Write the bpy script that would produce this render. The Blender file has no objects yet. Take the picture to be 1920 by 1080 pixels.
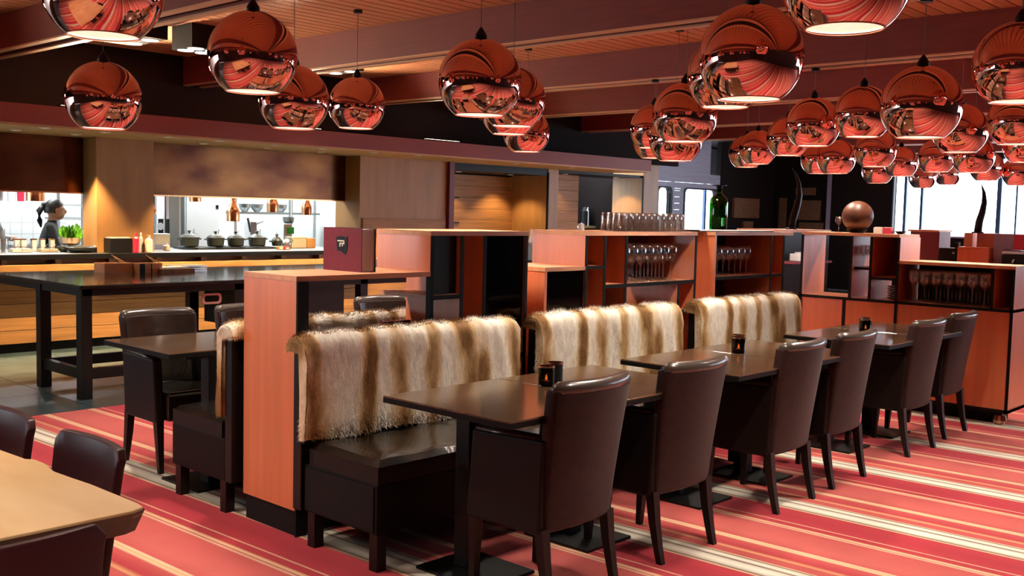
import bpy, math, random
from mathutils import Vector, Matrix
random.seed(7)
SC = bpy.context.scene
COL = SC.collection
PI = math.pi

# ------------------------------------------------------------------ camera
F_PX, YAW, PITCH, ROLL, EYE = 1929.0, 0.747732, 0.073669, -0.023483, 1.5
_f = Vector((math.cos(YAW)*math.cos(PITCH), math.sin(YAW)*math.cos(PITCH), -math.sin(PITCH)))
_r = Vector((math.sin(YAW), -math.cos(YAW), 0)); _d = _f.cross(_r)
_c, _s = math.cos(ROLL), math.sin(ROLL)
CR, CD = _c*_r + _s*_d, -_s*_r + _c*_d
cam_d = bpy.data.cameras.new('camera'); cam = bpy.data.objects.new('camera', cam_d); COL.objects.link(cam)
cam_d.sensor_width = 36; cam_d.lens = F_PX/1920*36; cam_d.clip_end = 200
m = Matrix((CR, -CD, -_f)).transposed().to_4x4(); m.translation = Vector((0, 0, EYE)); cam.matrix_world = m
SC.camera = cam
def _ray(px, py): return CR*((px-960)/F_PX) + CD*((py-540)/F_PX) + _f
def PX(px, py, x): d = _ray(px, py); return Vector((0, 0, EYE)) + d*(x/d.x)
def PY(px, py, y): d = _ray(px, py); return Vector((0, 0, EYE)) + d*(y/d.y)
def PZ(px, py, z): d = _ray(px, py); return Vector((0, 0, EYE)) + d*((z-EYE)/d.z)

# ------------------------------------------------------------------ world, light, exposure
w = bpy.data.worlds.new('sky'); SC.world = w; w.use_nodes = True
bg = w.node_tree.nodes['Background']; bg.inputs[0].default_value = (0.80, 0.90, 1.0, 1); bg.inputs[1].default_value = 8.0
vs = SC.view_settings; SC.display_settings.display_device = 'sRGB'
vs.view_transform = 'Standard'; vs.look = 'None'; vs.gamma = 1; vs.use_curve_mapping = False; vs.exposure = 0.08
cy = SC.cycles
cy.use_denoising = True; cy.max_bounces = 8; cy.diffuse_bounces = 4; cy.glossy_bounces = 4; cy.transmission_bounces = 6
cy.transparent_max_bounces = 80; cy.caustics_reflective = False; cy.caustics_refractive = False; cy.sample_clamp_indirect = 6
def portal(loc, rot, sx, sy):
    l = bpy.data.lights.new('window_portal', 'AREA'); l.shape = 'RECTANGLE'; l.size = sx; l.size_y = sy; l.cycles.is_portal = True
    o = bpy.data.objects.new('window_portal', l); COL.objects.link(o); o.location = loc; o.rotation_euler = rot
portal((21.25, 2.6, 1.95), (0, PI/2, 0), 1.6, 12.4)
portal((17.0, -4.15, 1.75), (PI/2, 0, PI), 6, 1.7)
PEND_W, DOWN_W, KITCHEN_E = 86.0, 140.0, 82.0

# ------------------------------------------------------------------ materials
MATS = {}
def nt(name):
    m = bpy.data.materials.new(name); m.use_nodes = True; MATS[name] = m
    t = m.node_tree; return m, t, t.nodes['Principled BSDF']
def pm(name, col, rough=0.5, metal=0.0, coat=0.0, spec=None, noise=0.0, nscale=8.0, stretch=(1, 1, 1), bump=0.0, sheen=0.0, emit=None, es=0.0, col2=None):
    m, t, b = nt(name); N, L = t.nodes, t.links
    b.inputs['Base Color'].default_value = (*col, 1); b.inputs['Roughness'].default_value = rough; b.inputs['Metallic'].default_value = metal
    b.inputs['Coat Weight'].default_value = coat; b.inputs['Coat Roughness'].default_value = 0.15
    if spec is not None: b.inputs['Specular IOR Level'].default_value = spec
    if sheen: b.inputs['Sheen Weight'].default_value = sheen
    if emit: b.inputs['Emission Color'].default_value = (*emit, 1); b.inputs['Emission Strength'].default_value = es
    if noise or bump or col2:
        tc = N.new('ShaderNodeTexCoord'); mp = N.new('ShaderNodeMapping'); mp.inputs['Scale'].default_value = stretch
        L.new(tc.outputs['Object'], mp.inputs[0]); nz = N.new('ShaderNodeTexNoise'); nz.inputs['Scale'].default_value = nscale; nz.inputs['Detail'].default_value = 5
        L.new(mp.outputs[0], nz.inputs['Vector'])
        if noise or col2:
            mx = N.new('ShaderNodeMix'); mx.data_type = 'RGBA'
            c2 = col2 if col2 else tuple(c*(1-noise) for c in col)
            mx.inputs[6].default_value = (*c2, 1); mx.inputs[7].default_value = (*(col if col2 else tuple(min(1, c*(1+noise*0.6)) for c in col)), 1)
            rp = N.new('ShaderNodeMapRange'); rp.inputs[1].default_value = 0.32; rp.inputs[2].default_value = 0.68
            L.new(nz.outputs['Fac'], rp.inputs[0]); L.new(rp.outputs[0], mx.inputs[0]); L.new(mx.outputs[2], b.inputs['Base Color'])
        if bump:
            bp = N.new('ShaderNodeBump'); bp.inputs['Strength'].default_value = bump; bp.inputs['Distance'].default_value = 0.01
            L.new(nz.outputs['Fac'], bp.inputs['Height']); L.new(bp.outputs[0], b.inputs['Normal'])
    return m
pm('laminate', (0.68, 0.20, 0.085), 0.33, coat=0.2, noise=0.10, nscale=3, stretch=(6, 6, 0.35))
pm('laminate_top', (0.66, 0.30, 0.15), 0.42, noise=0.12, nscale=4, stretch=(1, 6, 6))
pm('black_edge', (0.005, 0.004, 0.004), 0.55, spec=0.15)
pm('black', (0.006, 0.0055, 0.0055), 0.45, spec=0.25)
pm('black_matte', (0.008, 0.007, 0.007), 0.7, spec=0.2)
pm('leather', (0.011, 0.0075, 0.0055), 0.24, bump=0.7, nscale=7, coat=0.4)
pm('chair_back', (0.026, 0.0095, 0.008), 0.5, spec=0.15, noise=0.3, nscale=30, sheen=0.08)
pm('burgundy_leather', (0.030, 0.005, 0.008), 0.4, spec=0.3)
pm('leather_highlight', (0.05, 0.038, 0.03), 0.32, coat=0.6)  # lighter copy of the leather: highlight painted into top rolls and arm pads
pm('leather_side', (0.010, 0.007, 0.006), 0.5, spec=0.2)
pm('crate_wood', (0.40, 0.18, 0.085), 0.5, noise=0.2)
pm('bench_black', (0.0045, 0.004, 0.004), 0.5, spec=0.12)
pm('dark_wood_leg', (0.010, 0.0055, 0.0045), 0.4, spec=0.25)
pm('table_veneer', (0.085, 0.045, 0.022), 0.17, spec=0.8, coat=0.5, noise=0.35, nscale=6, stretch=(1, 9, 1))
pm('polished', (0.016, 0.014, 0.013), 0.10, coat=0.3)
pm('oak', (0.58, 0.33, 0.13), 0.45, col2=(0.36, 0.17, 0.055), nscale=3.0, stretch=(0.8, 3.5, 3))
pm('ceiling_slat', (0.66, 0.30, 0.15), 0.55, noise=0.18, nscale=5, stretch=(0.4, 8, 8))
pm('ceiling_dark', (0.03, 0.018, 0.014), 0.8)
pm('beam_red', (0.20, 0.038, 0.036), 0.5, noise=0.12, nscale=5, stretch=(8, 0.4, 8))
pm('beam_edge', (0.80, 0.50, 0.28), 0.5)
pm('soffit_red', (0.22, 0.045, 0.035), 0.5)
pm('soffit_wood', (0.78, 0.50, 0.23), 0.5, noise=0.1, nscale=4, stretch=(0.5, 6, 6))
pm('plank_wood', (0.46, 0.22, 0.075), 0.5, noise=0.25, nscale=3, stretch=(0.5, 6, 9))
pm('pillar_wood', (0.46, 0.24, 0.085), 0.42, noise=0.15, nscale=3, stretch=(3, 3, 0.4))
pm('bronze', (0.20, 0.088, 0.036), 0.26, metal=1.0, col2=(0.075, 0.026, 0.018), nscale=1.6, stretch=(1, 1, 1.8))
pm('dark_wall', (0.016, 0.011, 0.010), 0.8, spec=0.1)
pm('brown_panel', (0.20, 0.085, 0.030), 0.6, noise=0.3, nscale=20)
pm('blue_plank', (0.46, 0.46, 0.58), 0.55, noise=0.12, nscale=4, stretch=(0.5, 5, 8))
pm('wall_paint', (0.045, 0.028, 0.024), 0.8)
pm('stone', (0.050, 0.082, 0.092), 0.30, noise=0.35, nscale=5, coat=0.1)
pm('grout', (0.05, 0.055, 0.055), 0.8)
pm('copper_ball', (0.91, 0.49, 0.43), 0.03, metal=1.0)
pm('ball_liner', (0.90, 0.66, 0.60), 0.5)
pm('copper_brushed', (0.80, 0.42, 0.20), 0.25, metal=1.0)
pm('copper_rim', (0.90, 0.48, 0.34), 0.2, metal=1.0)
pm('steel', (0.62, 0.66, 0.67), 0.28, metal=1.0, noise=0.1, nscale=6)
pm('steel_light', (0.74, 0.78, 0.79), 0.4, metal=0.25)
pm('steel_dark', (0.22, 0.24, 0.24), 0.35, metal=0.8)
pm('white', (0.80, 0.82, 0.82), 0.5)
pm('white_wall', (0.80, 0.84, 0.84), 0.55)
pm('kitchen_floor', (0.35, 0.36, 0.36), 0.6)
pm('iron_pot', (0.018, 0.024, 0.020), 0.4)
pm('book_cover', (0.22, 0.012, 0.030), 0.55, noise=0.15, nscale=60)
pm('paper', (0.88, 0.78, 0.68), 0.7, noise=0.15, nscale=3, stretch=(20, 20, 0.5))
pm('gold', (0.85, 0.62, 0.42), 0.35, metal=0.6)
pm('wood_ball', (0.075, 0.023, 0.010), 0.42, spec=0.3, noise=0.4, nscale=5, stretch=(1, 1, 6))
pm('live_oak', (0.74, 0.50, 0.26), 0.42, col2=(0.56, 0.33, 0.13), nscale=1.6, stretch=(3.2, 0.8, 1), coat=0.1)
pm('bark_edge', (0.10, 0.05, 0.028), 0.6, noise=0.3, nscale=8)
pm('lettuce', (0.16, 0.52, 0.03), 0.5, noise=0.45, nscale=30)
pm('red_plastic', (0.55, 0.02, 0.06), 0.35)
pm('crimson', (0.50, 0.02, 0.05), 0.5)
pm('cream', (0.74, 0.62, 0.48), 0.5)
pm('cardboard', (0.48, 0.40, 0.30), 0.7)
pm('grey_plastic', (0.42, 0.43, 0.43), 0.4)
pm('green_label', (0.02, 0.55, 0.08), 0.5)
pm('skin', (0.62, 0.34, 0.22), 0.5)
pm('hair', (0.012, 0.009, 0.008), 0.4)
pm('black_cloth', (0.018, 0.020, 0.021), 0.8)
pm('grey_cloth', (0.48, 0.52, 0.56), 0.8)
pm('green_cloth', (0.05, 0.09, 0.07), 0.8)
pm('wax', (0.85, 0.72, 0.5), 0.5)
pm('flame', (1, 0.7, 0.3), 0.5, emit=(1, 0.62, 0.25), es=14)
pm('bulb', (1, 0.9, 0.8), 0.5, emit=(1, 0.80, 0.62), es=10)
pm('downlight_lens', (1, 0.9, 0.8), 0.5, emit=(1, 0.80, 0.55), es=5)
pm('spot_lens', (0.9, 0.95, 0.95), 0.5, emit=(0.88, 0.97, 1.0), es=1.1)
pm('kitchen_tube', (1, 1, 1), 0.5, emit=(0.93, 0.98, 1.0), es=KITCHEN_E)
pm('blue_frame', (0.03, 0.09, 0.22), 0.4)
pm('lavender', (0.30, 0.26, 0.36), 0.5)
pm('maroon', (0.16, 0.02, 0.03), 0.45)
pm('mauve', (0.55, 0.25, 0.24), 0.4)

def glass(name, tint, ior=1.45, rough=0.02, boost=0.0):
    m = bpy.data.materials.new(name); m.use_nodes = True; MATS[name] = m; t = m.node_tree; t.nodes.clear(); N, L = t.nodes, t.links
    o = N.new('ShaderNodeOutputMaterial'); mx = N.new('ShaderNodeMixShader'); tr = N.new('ShaderNodeBsdfTransparent'); g = N.new('ShaderNodeBsdfGlossy')
    g.inputs['Roughness'].default_value = rough; tr.inputs[0].default_value = (*tint, 1)
    lw = N.new('ShaderNodeLayerWeight'); lw.inputs[0].default_value = 0.5
    pw = N.new('ShaderNodeMath'); pw.operation = 'POWER'; pw.inputs[1].default_value = 4.0
    ad = N.new('ShaderNodeMath'); ad.operation = 'MULTIPLY_ADD'; ad.inputs[1].default_value = 0.9; ad.inputs[2].default_value = 0.03+boost; ad.use_clamp = True
    L.new(lw.outputs['Facing'], pw.inputs[0]); L.new(pw.outputs[0], ad.inputs[0]); L.new(ad.outputs[0], mx.inputs[0]); L.new(tr.outputs[0], mx.inputs[1]); L.new(g.outputs[0], mx.inputs[2]); L.new(mx.outputs[0], o.inputs[0])
    return m
glass('clear_glass', (0.97, 0.97, 0.97), 1.5, 0.10, 0.13)
glass('tumbler_glass', (0.97, 0.97, 0.97), 1.5, 0.18, 0.16)
glass('window_glass', (0.97, 0.98, 1.0), 1.3)
glass('green_glass', (0.10, 0.55, 0.14), 1.5, 0.05, 0.03)
glass('dark_glass', (0.30, 0.26, 0.25), 1.5, 0.04)
glass('amber_glass', (0.22, 0.12, 0.07), 1.5, 0.05)

def carpet_mat():
    m, t, b = nt('carpet'); N, L = t.nodes, t.links
    b.inputs['Roughness'].default_value = 0.95; b.inputs['Specular IOR Level'].default_value = 0.1; b.inputs['Sheen Weight'].default_value = 0.15
    g = N.new('ShaderNodeNewGeometry'); sx = N.new('ShaderNodeSeparateXYZ'); L.new(g.outputs['Position'], sx.inputs[0])
    def mth(op, a, bb):
        n = N.new('ShaderNodeMath'); n.operation = op
        for i, v in enumerate((a, bb)):
            if v is None: continue
            if isinstance(v, (int, float)): n.inputs[i].default_value = v
            else: L.new(v, n.inputs[i])
        return n.outputs[0]
    u = mth('MULTIPLY_ADD', sx.outputs[1], 0.03); u.node.inputs[2].default_value = 0
    u = mth('ADD', sx.outputs[0], u)
    u = mth('SUBTRACT', 5.10, u); u = mth('DIVIDE', u, 1.035); u = mth('FRACT', u, None)
    RED, CORAL, CR_, GREY, DK, YL = (0.46, 0.036, 0.052), (0.52, 0.088, 0.082), (0.78, 0.56, 0.36), (0.62, 0.56, 0.46), (0.17, 0.09, 0.05), (0.66, 0.36, 0.17)
    W = (0.80, 0.75, 0.64)
    stops = [(0, CORAL), (.004, CR_), (.016, DK), (.026, GREY), (.05, W), (.07, DK), (.08, GREY), (.115, W), (.145, GREY), (.165, DK), (.176, CR_), (.188, RED),
             (.30, (0.40, 0.026, 0.042)), (.392, RED), (.398, CR_), (.406, RED), (.448, RED), (.455, YL), (.468, CR_), (.480, RED), (.488, CR_), (.502, CORAL), (.70, (0.56, 0.115, 0.10)), (.762, CORAL), (.770, CR_), (.790, YL), (.800, CR_), (.815, CORAL), (.90, RED), (.93, YL), (.942, CORAL)]
    cr = N.new('ShaderNodeValToRGB'); e = cr.color_ramp.elements
    e[0].position, e[0].color = stops[0][0], (*stops[0][1], 1); e[1].position, e[1].color = stops[-1][0], (*stops[-1][1], 1)
    for p, c in stops[1:-1]: x = e.new(p); x.color = (*c, 1)
    L.new(u, cr.inputs[0])
    nz = N.new('ShaderNodeTexNoise'); nz.inputs['Scale'].default_value = 3.5; nz.inputs['Detail'].default_value = 6; L.new(g.outputs['Position'], nz.inputs['Vector'])
    mr = N.new('ShaderNodeMapRange'); mr.inputs[3].default_value = 0.82; mr.inputs[4].default_value = 1.15; L.new(nz.outputs['Fac'], mr.inputs[0])
    mx = N.new('ShaderNodeMix'); mx.data_type = 'RGBA'; mx.blend_type = 'MULTIPLY'; mx.inputs[0].default_value = 1
    L.new(cr.outputs[0], mx.inputs[6]); L.new(mr.outputs[0], mx.inputs[7]); L.new(mx.outputs[2], b.inputs['Base Color'])
    n2 = N.new('ShaderNodeTexNoise'); n2.inputs['Scale'].default_value = 350; L.new(g.outputs['Position'], n2.inputs['Vector'])
    bp = N.new('ShaderNodeBump'); bp.inputs['Strength'].default_value = 0.4; bp.inputs['Distance'].default_value = 0.004; L.new(n2.outputs['Fac'], bp.inputs['Height']); L.new(bp.outputs[0], b.inputs['Normal'])
carpet_mat()
def fur_mat():
    m, t, b = nt('fur'); N, L = t.nodes, t.links; b.inputs['Roughness'].default_value = 0.75; b.inputs['Specular IOR Level'].default_value = 0.25
    tc = N.new('ShaderNodeTexCoord'); mp = N.new('ShaderNodeMapping'); mp.inputs['Scale'].default_value = (1, 0.25, 0.22); L.new(tc.outputs['Object'], mp.inputs[0])
    wv = N.new('ShaderNodeTexWave'); wv.inputs['Scale'].default_value = 1.15; wv.inputs['Distortion'].default_value = 7.5; wv.inputs['Detail'].default_value = 3; wv.inputs['Detail Scale'].default_value = 1.6
    L.new(mp.outputs[0], wv.inputs['Vector'])
    cr = N.new('ShaderNodeValToRGB'); e = cr.color_ramp.elements
    e[0].position, e[0].color = 0.0, (0.27, 0.14, 0.05, 1); e[1].position, e[1].color = 1.0, (0.93, 0.87, 0.76, 1)
    for p, c in ((.16, (0.55, 0.35, 0.16)), (.36, (0.86, 0.71, 0.50)), (.55, (0.94, 0.87, 0.74))): x = e.new(p); x.color = (*c, 1)
    n3 = N.new('ShaderNodeTexNoise'); n3.inputs['Scale'].default_value = 7; n3.inputs['Detail'].default_value = 4; m3 = N.new('ShaderNodeMapping'); m3.inputs['Scale'].default_value = (1, 0.6, 0.5)
    L.new(tc.outputs['Object'], m3.inputs[0]); L.new(m3.outputs[0], n3.inputs['Vector'])
    ma = N.new('ShaderNodeMath'); ma.operation = 'MULTIPLY_ADD'; ma.inputs[1].default_value = 0.85; L.new(wv.outputs['Fac'], ma.inputs[0])
    mb = N.new('ShaderNodeMath'); mb.operation = 'MULTIPLY_ADD'; mb.inputs[1].default_value = 1.15; mb.inputs[2].default_value = -0.55; L.new(n3.outputs['Fac'], mb.inputs[0]); L.new(mb.outputs[0], ma.inputs[2])
    L.new(ma.outputs[0], cr.inputs[0])
    nz = N.new('ShaderNodeTexNoise'); nz.inputs['Scale'].default_value = 60; nz.inputs['Detail'].default_value = 3; m2 = N.new('ShaderNodeMapping'); m2.inputs['Scale'].default_value = (1, 0.5, 0.35)
    L.new(tc.outputs['Object'], m2.inputs[0]); L.new(m2.outputs[0], nz.inputs['Vector'])
    mr = N.new('ShaderNodeMapRange'); mr.inputs[1].default_value = 0.3; mr.inputs[2].default_value = 0.7; mr.inputs[3].default_value = 0.80; mr.inputs[4].default_value = 1.05; L.new(nz.outputs['Fac'], mr.inputs[0])
    mx = N.new('ShaderNodeMix'); mx.data_type = 'RGBA'; mx.blend_type = 'MULTIPLY'; mx.inputs[0].default_value = 1
    L.new(cr.outputs[0], mx.inputs[6]); L.new(mr.outputs[0], mx.inputs[7]); L.new(mx.outputs[2], b.inputs['Base Color'])
fur_mat()
def tile_mat():
    m, t, b = nt('white_tile'); N, L = t.nodes, t.links; b.inputs['Roughness'].default_value = 0.25
    tc = N.new('ShaderNodeTexCoord'); br = N.new('ShaderNodeTexBrick'); br.offset = 0; br.inputs['Scale'].default_value = 1; br.inputs['Brick Width'].default_value = 0.15; br.inputs['Row Height'].default_value = 0.15; br.inputs['Mortar Size'].default_value = 0.004
    br.inputs['Color1'].default_value = br.inputs['Color2'].default_value = (0.82, 0.85, 0.84, 1); br.inputs['Mortar'].default_value = (0.5, 0.52, 0.5, 1)
    mp = N.new('ShaderNodeMapping'); mp.inputs['Rotation'].default_value = (PI/2, 0, 0); L.new(tc.outputs['Object'], mp.inputs[0]); L.new(mp.outputs[0], br.inputs['Vector']); L.new(br.outputs[0], b.inputs['Base Color'])
tile_mat()

# ------------------------------------------------------------------ mesh helpers
class G:
    def __init__(s): s.v = []; s.f = []
    def add(s, vs, fs):
        n = len(s.v); s.v += [tuple(x) for x in vs]; s.f += [tuple(i+n for i in q) for q in fs]; return s
    def box(s, x0, y0, z0, x1, y1, z1):
        return s.add([(x0, y0, z0), (x1, y0, z0), (x1, y1, z0), (x0, y1, z0), (x0, y0, z1), (x1, y0, z1), (x1, y1, z1), (x0, y1, z1)],
                     [(0, 3, 2, 1), (4, 5, 6, 7), (0, 1, 5, 4), (1, 2, 6, 5), (2, 3, 7, 6), (3, 0, 4, 7)])
    def hexa(s, b, t):   # 4 bottom, 4 top points
        return s.add(list(b)+list(t), [(0, 3, 2, 1), (4, 5, 6, 7), (0, 1, 5, 4), (1, 2, 6, 5), (2, 3, 7, 6), (3, 0, 4, 7)])
    def lathe(s, prof, seg=24, c=(0, 0, 0), caps=True):
        vs = []; n = len(prof)
        for r, z in prof:
            for k in range(seg):
                a = 2*PI*k/seg; vs.append((c[0]+r*math.cos(a), c[1]+r*math.sin(a), c[2]+z))
        fs = [(i*seg+k, i*seg+(k+1) % seg, (i+1)*seg+(k+1) % seg, (i+1)*seg+k) for i in range(n-1) for k in range(seg)]
        if caps:
            fs.append(tuple(range(seg-1, -1, -1))); fs.append(tuple((n-1)*seg+k for k in range(seg)))
        return s.add(vs, fs)
    def tube(s, pts, rad, seg=8):
        pts = [Vector(p) for p in pts]; n = len(pts)
        if not isinstance(rad, (list, tuple)): rad = [rad]*n
        vs = []; ref = None
        for i, p in enumerate(pts):
            d = (pts[min(i+1, n-1)]-pts[max(i-1, 0)]).normalized()
            if ref is None: ref = Vector((0, 0, 1)) if abs(d.z) < 0.9 else Vector((1, 0, 0))
            a = d.cross(ref).normalized(); b = d.cross(a).normalized(); ref = -b if False else ref
            for k in range(seg):
                t = 2*PI*k/seg; vs.append(p+(a*math.cos(t)+b*math.sin(t))*rad[i])
        fs = [(i*seg+k, i*seg+(k+1) % seg, (i+1)*seg+(k+1) % seg, (i+1)*seg+k) for i in range(n-1) for k in range(seg)]
        fs += [tuple(range(seg-1, -1, -1)), tuple((n-1)*seg+k for k in range(seg))]
        return s.add(vs, fs)
    def prism(s, poly, z0, z1):
        n = len(poly); return s.add([(x, y, z0) for x, y in poly]+[(x, y, z1) for x, y in poly],
                                    [tuple(range(n-1, -1, -1)), tuple(range(n, 2*n))]+[(i, (i+1) % n, n+(i+1) % n, n+i) for i in range(n)])
    def prism_x(s, poly, x0, x1):   # polygon in (y,z)
        n = len(poly); return s.add([(x0, y, z) for y, z in poly]+[(x1, y, z) for y, z in poly],
                                    [tuple(range(n-1, -1, -1)), tuple(range(n, 2*n))]+[(i, (i+1) % n, n+(i+1) % n, n+i) for i in range(n)])
    def grid(s, fn, nu, nv, cu=False, cv=False):
        vs = [fn(i/(nu if cu else nu-1), j/(nv if cv else nv-1)) for i in range(nu) for j in range(nv)]
        fs = [(i*nv+j, ((i+1) % nu)*nv+j, ((i+1) % nu)*nv+(j+1) % nv, i*nv+(j+1) % nv) for i in range(nu if cu else nu-1) for j in range(nv if cv else nv-1)]
        return s.add(vs, fs)
    def sphere(s, c, r, seg=16, rings=10, sc=(1, 1, 1)):
        def fn(u, v):
            th, ph = PI*(0.001+v*0.998), 2*PI*u
            return (c[0]+r*sc[0]*math.sin(th)*math.cos(ph), c[1]+r*sc[1]*math.sin(th)*math.sin(ph), c[2]+r*sc[2]*math.cos(th))
        n0 = len(s.v); s.grid(lambda u, v: fn(u, v), seg, rings, cu=True)
        return s
def mk(name, g, mat, parent=None, bevel=0.0, smooth=False, kind=None, loc=None, recalc=True, seg=2):
    me = bpy.data.meshes.new(name); me.from_pydata(g.v, [], g.f)
    if recalc:
        import bmesh
        bm = bmesh.new(); bm.from_mesh(me); bmesh.ops.recalc_face_normals(bm, faces=bm.faces); bm.to_mesh(me); bm.free()
    for m_ in (mat if isinstance(mat, (list, tuple)) else [mat]): me.materials.append(MATS[m_])
    if smooth: me.polygons.foreach_set('use_smooth', [True]*len(me.polygons))
    o = bpy.data.objects.new(name, me); COL.objects.link(o)
    if parent: o.parent = parent
    if loc: o.location = loc
    if kind: o['kind'] = kind
    if bevel:
        b = o.modifiers.new('bevel', 'BEVEL'); b.width = bevel; b.segments = seg; b.limit_method = 'ANGLE'
    return o
def tag(o, label, cat, group=None):
    o['label'] = label; o['category'] = cat
    if group: o['group'] = group
    return o
def thing(name, label, cat, loc=(0, 0, 0), rz=0, group=None):
    o = bpy.data.objects.new(name, None); COL.objects.link(o); o.location = loc; o.rotation_euler = (0, 0, rz); o.empty_display_size = 0.1
    return tag(o, label, cat, group)
def struct(name, g, mat, **k): return mk(name, g, mat, kind='structure', **k)
def dup(o, parent=None, loc=None, rz=None, label=None, group=None):
    c = o.copy(); COL.objects.link(c)
    if parent: c.parent = parent
    if loc is not None: c.location = loc
    if rz is not None: c.rotation_euler = (0, 0, rz)
    if label: c['label'] = label
    if group: c['group'] = group
    for ch in o.children: dup(ch, c)
    return c
def lamp(kind, name, parent, loc, energy, color, rot=(0, 0, 0), size=0.03, spot=None, blend=0.5):
    l = bpy.data.lights.new(name, kind); l.energy = energy; l.color = color
    if kind in ('POINT', 'SPOT'): l.shadow_soft_size = size
    if spot: l.spot_size = spot; l.spot_blend = blend
    o = bpy.data.objects.new(name, l); COL.objects.link(o); o.parent = parent; o.location = loc; o.rotation_euler = rot; return o

# ------------------------------------------------------------------ room shell
ZC, ZB, WL = 3.064, 2.765, 10.2
X0, X1, Y0 = -4.0, 21.0, -4.0
floor = struct('floor', G().box(X0, Y0, -0.1, X1+0.3, 12.95, -0.012).box(X0, 12.95, -0.1, 14.9, 14.6, -0.012), 'grout')
mk('carpet', G().box(X0, Y0, -0.012, X1, 7.27, 0.0), 'carpet', parent=floor)
g = None
tile_me = None
for i in range(14):
    for j in range(4):
        x = -0.2+i*0.9; y = 7.285+j*0.79
        if tile_me is None:
            t0 = mk('tile', G().box(0, 0, -0.012, 0.893, 0.783, 0.0), 'stone', parent=floor, loc=(x, y, 0)); tile_me = t0
        else:
            c = t0.copy(); COL.objects.link(c); c.location = (x, y, 0)
ceiling = struct('ceiling', G().box(X0, Y0, ZC+0.02, X1+0.3, 10.3, ZC+0.12), 'ceiling_dark')
sl = None
ny = int((10.2-Y0)/0.125)
for k in range(ny):
    y = Y0+0.006+k*0.125
    if sl is None: sl = mk('slat', G().box(X0, 0, 0, X1, 0.109, 0.022), 'ceiling_slat', parent=ceiling, loc=(0, y, ZC))
    else:
        c = sl.copy(); COL.objects.link(c); c.location = (0, y, ZC)
bm0 = None
for k in range(-3, 8):
    x = 3.5+2.245*k
    if bm0 is None:
        bm0 = mk('beam', G().box(0.06, Y0, 0.035, 0.18, WL, ZC-ZB), 'ceiling_dark', parent=ceiling, loc=(x, 0, ZB))
        a = mk('beam_board', G().box(0, Y0, 0.012, 0.062, WL, ZC-ZB), 'beam_red', parent=bm0); mk('beam_board', G().box(0.178, Y0, 0.012, 0.24, WL, ZC-ZB), 'beam_red', parent=bm0)
        mk('beam_edge_strip', G().box(0, Y0, 0, 0.062, WL, 0.012), 'beam_edge', parent=bm0); mk('beam_edge_strip', G().box(0.178, Y0, 0, 0.24, WL, 0.012), 'beam_edge', parent=bm0)
    else: dup(bm0, ceiling, (x, 0, ZB))
struct('wall_back', G().box(X0-0.2, Y0-0.2, 0, X0, 10.4, 3.2), 'wall_paint')
g = G().box(X0, Y0-0.2, 0, 14, Y0, 3.2).box(20, Y0-0.2, 0, X1+0.3, Y0, 3.2).box(14, Y0-0.2, 0, 20, Y0, 0.9).box(14, Y0-0.2, 2.6, 20, Y0, 3.2)
struct('wall_right', g, 'wall_paint')
w1 = struct('window_1', G().box(14, Y0-0.12, 0.9, 20, Y0-0.115, 2.6), 'window_glass')
for k in range(5): mk('window_mullion', G().box(14+1.48*k, Y0-0.16, 0.9, 14.08+1.48*k, Y0-0.06, 2.6), 'blue_frame', parent=w1)
# far wall with the long window
WY = 8.80
far = struct('wall_far', G().box(X1, WY, 0, X1+0.2, 12.94, 3.2).box(X1, Y0, 0, X1+0.2, WY, 1.22).box(X1, Y0, 2.75, X1+0.2, WY, 3.2), 'dark_wall')
w2 = struct('window_2', G().box(X1+0.12, Y0, 1.22, X1+0.125, WY, 2.75), 'window_glass')
for px, wd, mt in ((1671, 0.10, 'black'), (1697, 0.055, 'blue_frame'), (1728, 0.05, 'blue_frame'), (1873, 0.08, 'blue_frame'), (1906, 0.03, 'blue_frame')):
    y = PX(px, 390, X1+0.06).y; mk('window_mullion', G().box(X1+0.03, y-wd/2, 1.22, X1+0.11, y+wd/2, 2.75), mt, parent=w2)
for k in range(1, 8):
    y = 5.8-k*1.3; mk('window_mullion', G().box(X1+0.03, y-0.04, 1.22, X1+0.11, y+0.04, 2.75), 'blue_frame', parent=w2)
mk('window_sill', G().box(X1-0.05, Y0, 1.19, X1+0.15, WY, 1.222), 'lavender', parent=w2)
p0, p1 = PX(1700, 300, X1), PX(1845, 395, X1)
# framed brown panels on the dark far wall
for a, b, c, d in ((1461, 371, 1476, 432), (1490, 376, 1540, 412), (1494, 352, 1530, 366), (1500, 418, 1545, 431)):
    q0, q1 = PX(a, d, X1), PX(c, b, X1)
    mk('wall_panel', G().box(X1-0.06, min(q0.y, q1.y), q0.z, X1, max(q0.y, q1.y), q1.z), 'brown_panel', parent=far)
y = PX(1552, 400, X1-0.05).y; mk('wall_joint', G().box(X1-0.05, y-0.04, 1.0, X1, y+0.04, 2.9), 'lavender', parent=far)

# upper dark wall and soffit over the kitchen side
struct('wall_upper', G().box(X0, WL, 2.36, 15.2, WL+0.1, 3.2), 'dark_wall')
sof = struct('soffit', G().box(X0, 9.5, 2.19, 13.4, WL, 2.362), 'soffit_red')
mk('soffit_board', G().box(X0, 9.515, 2.17, 13.4, 10.75, 2.19), 'soffit_wood', parent=sof)
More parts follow.
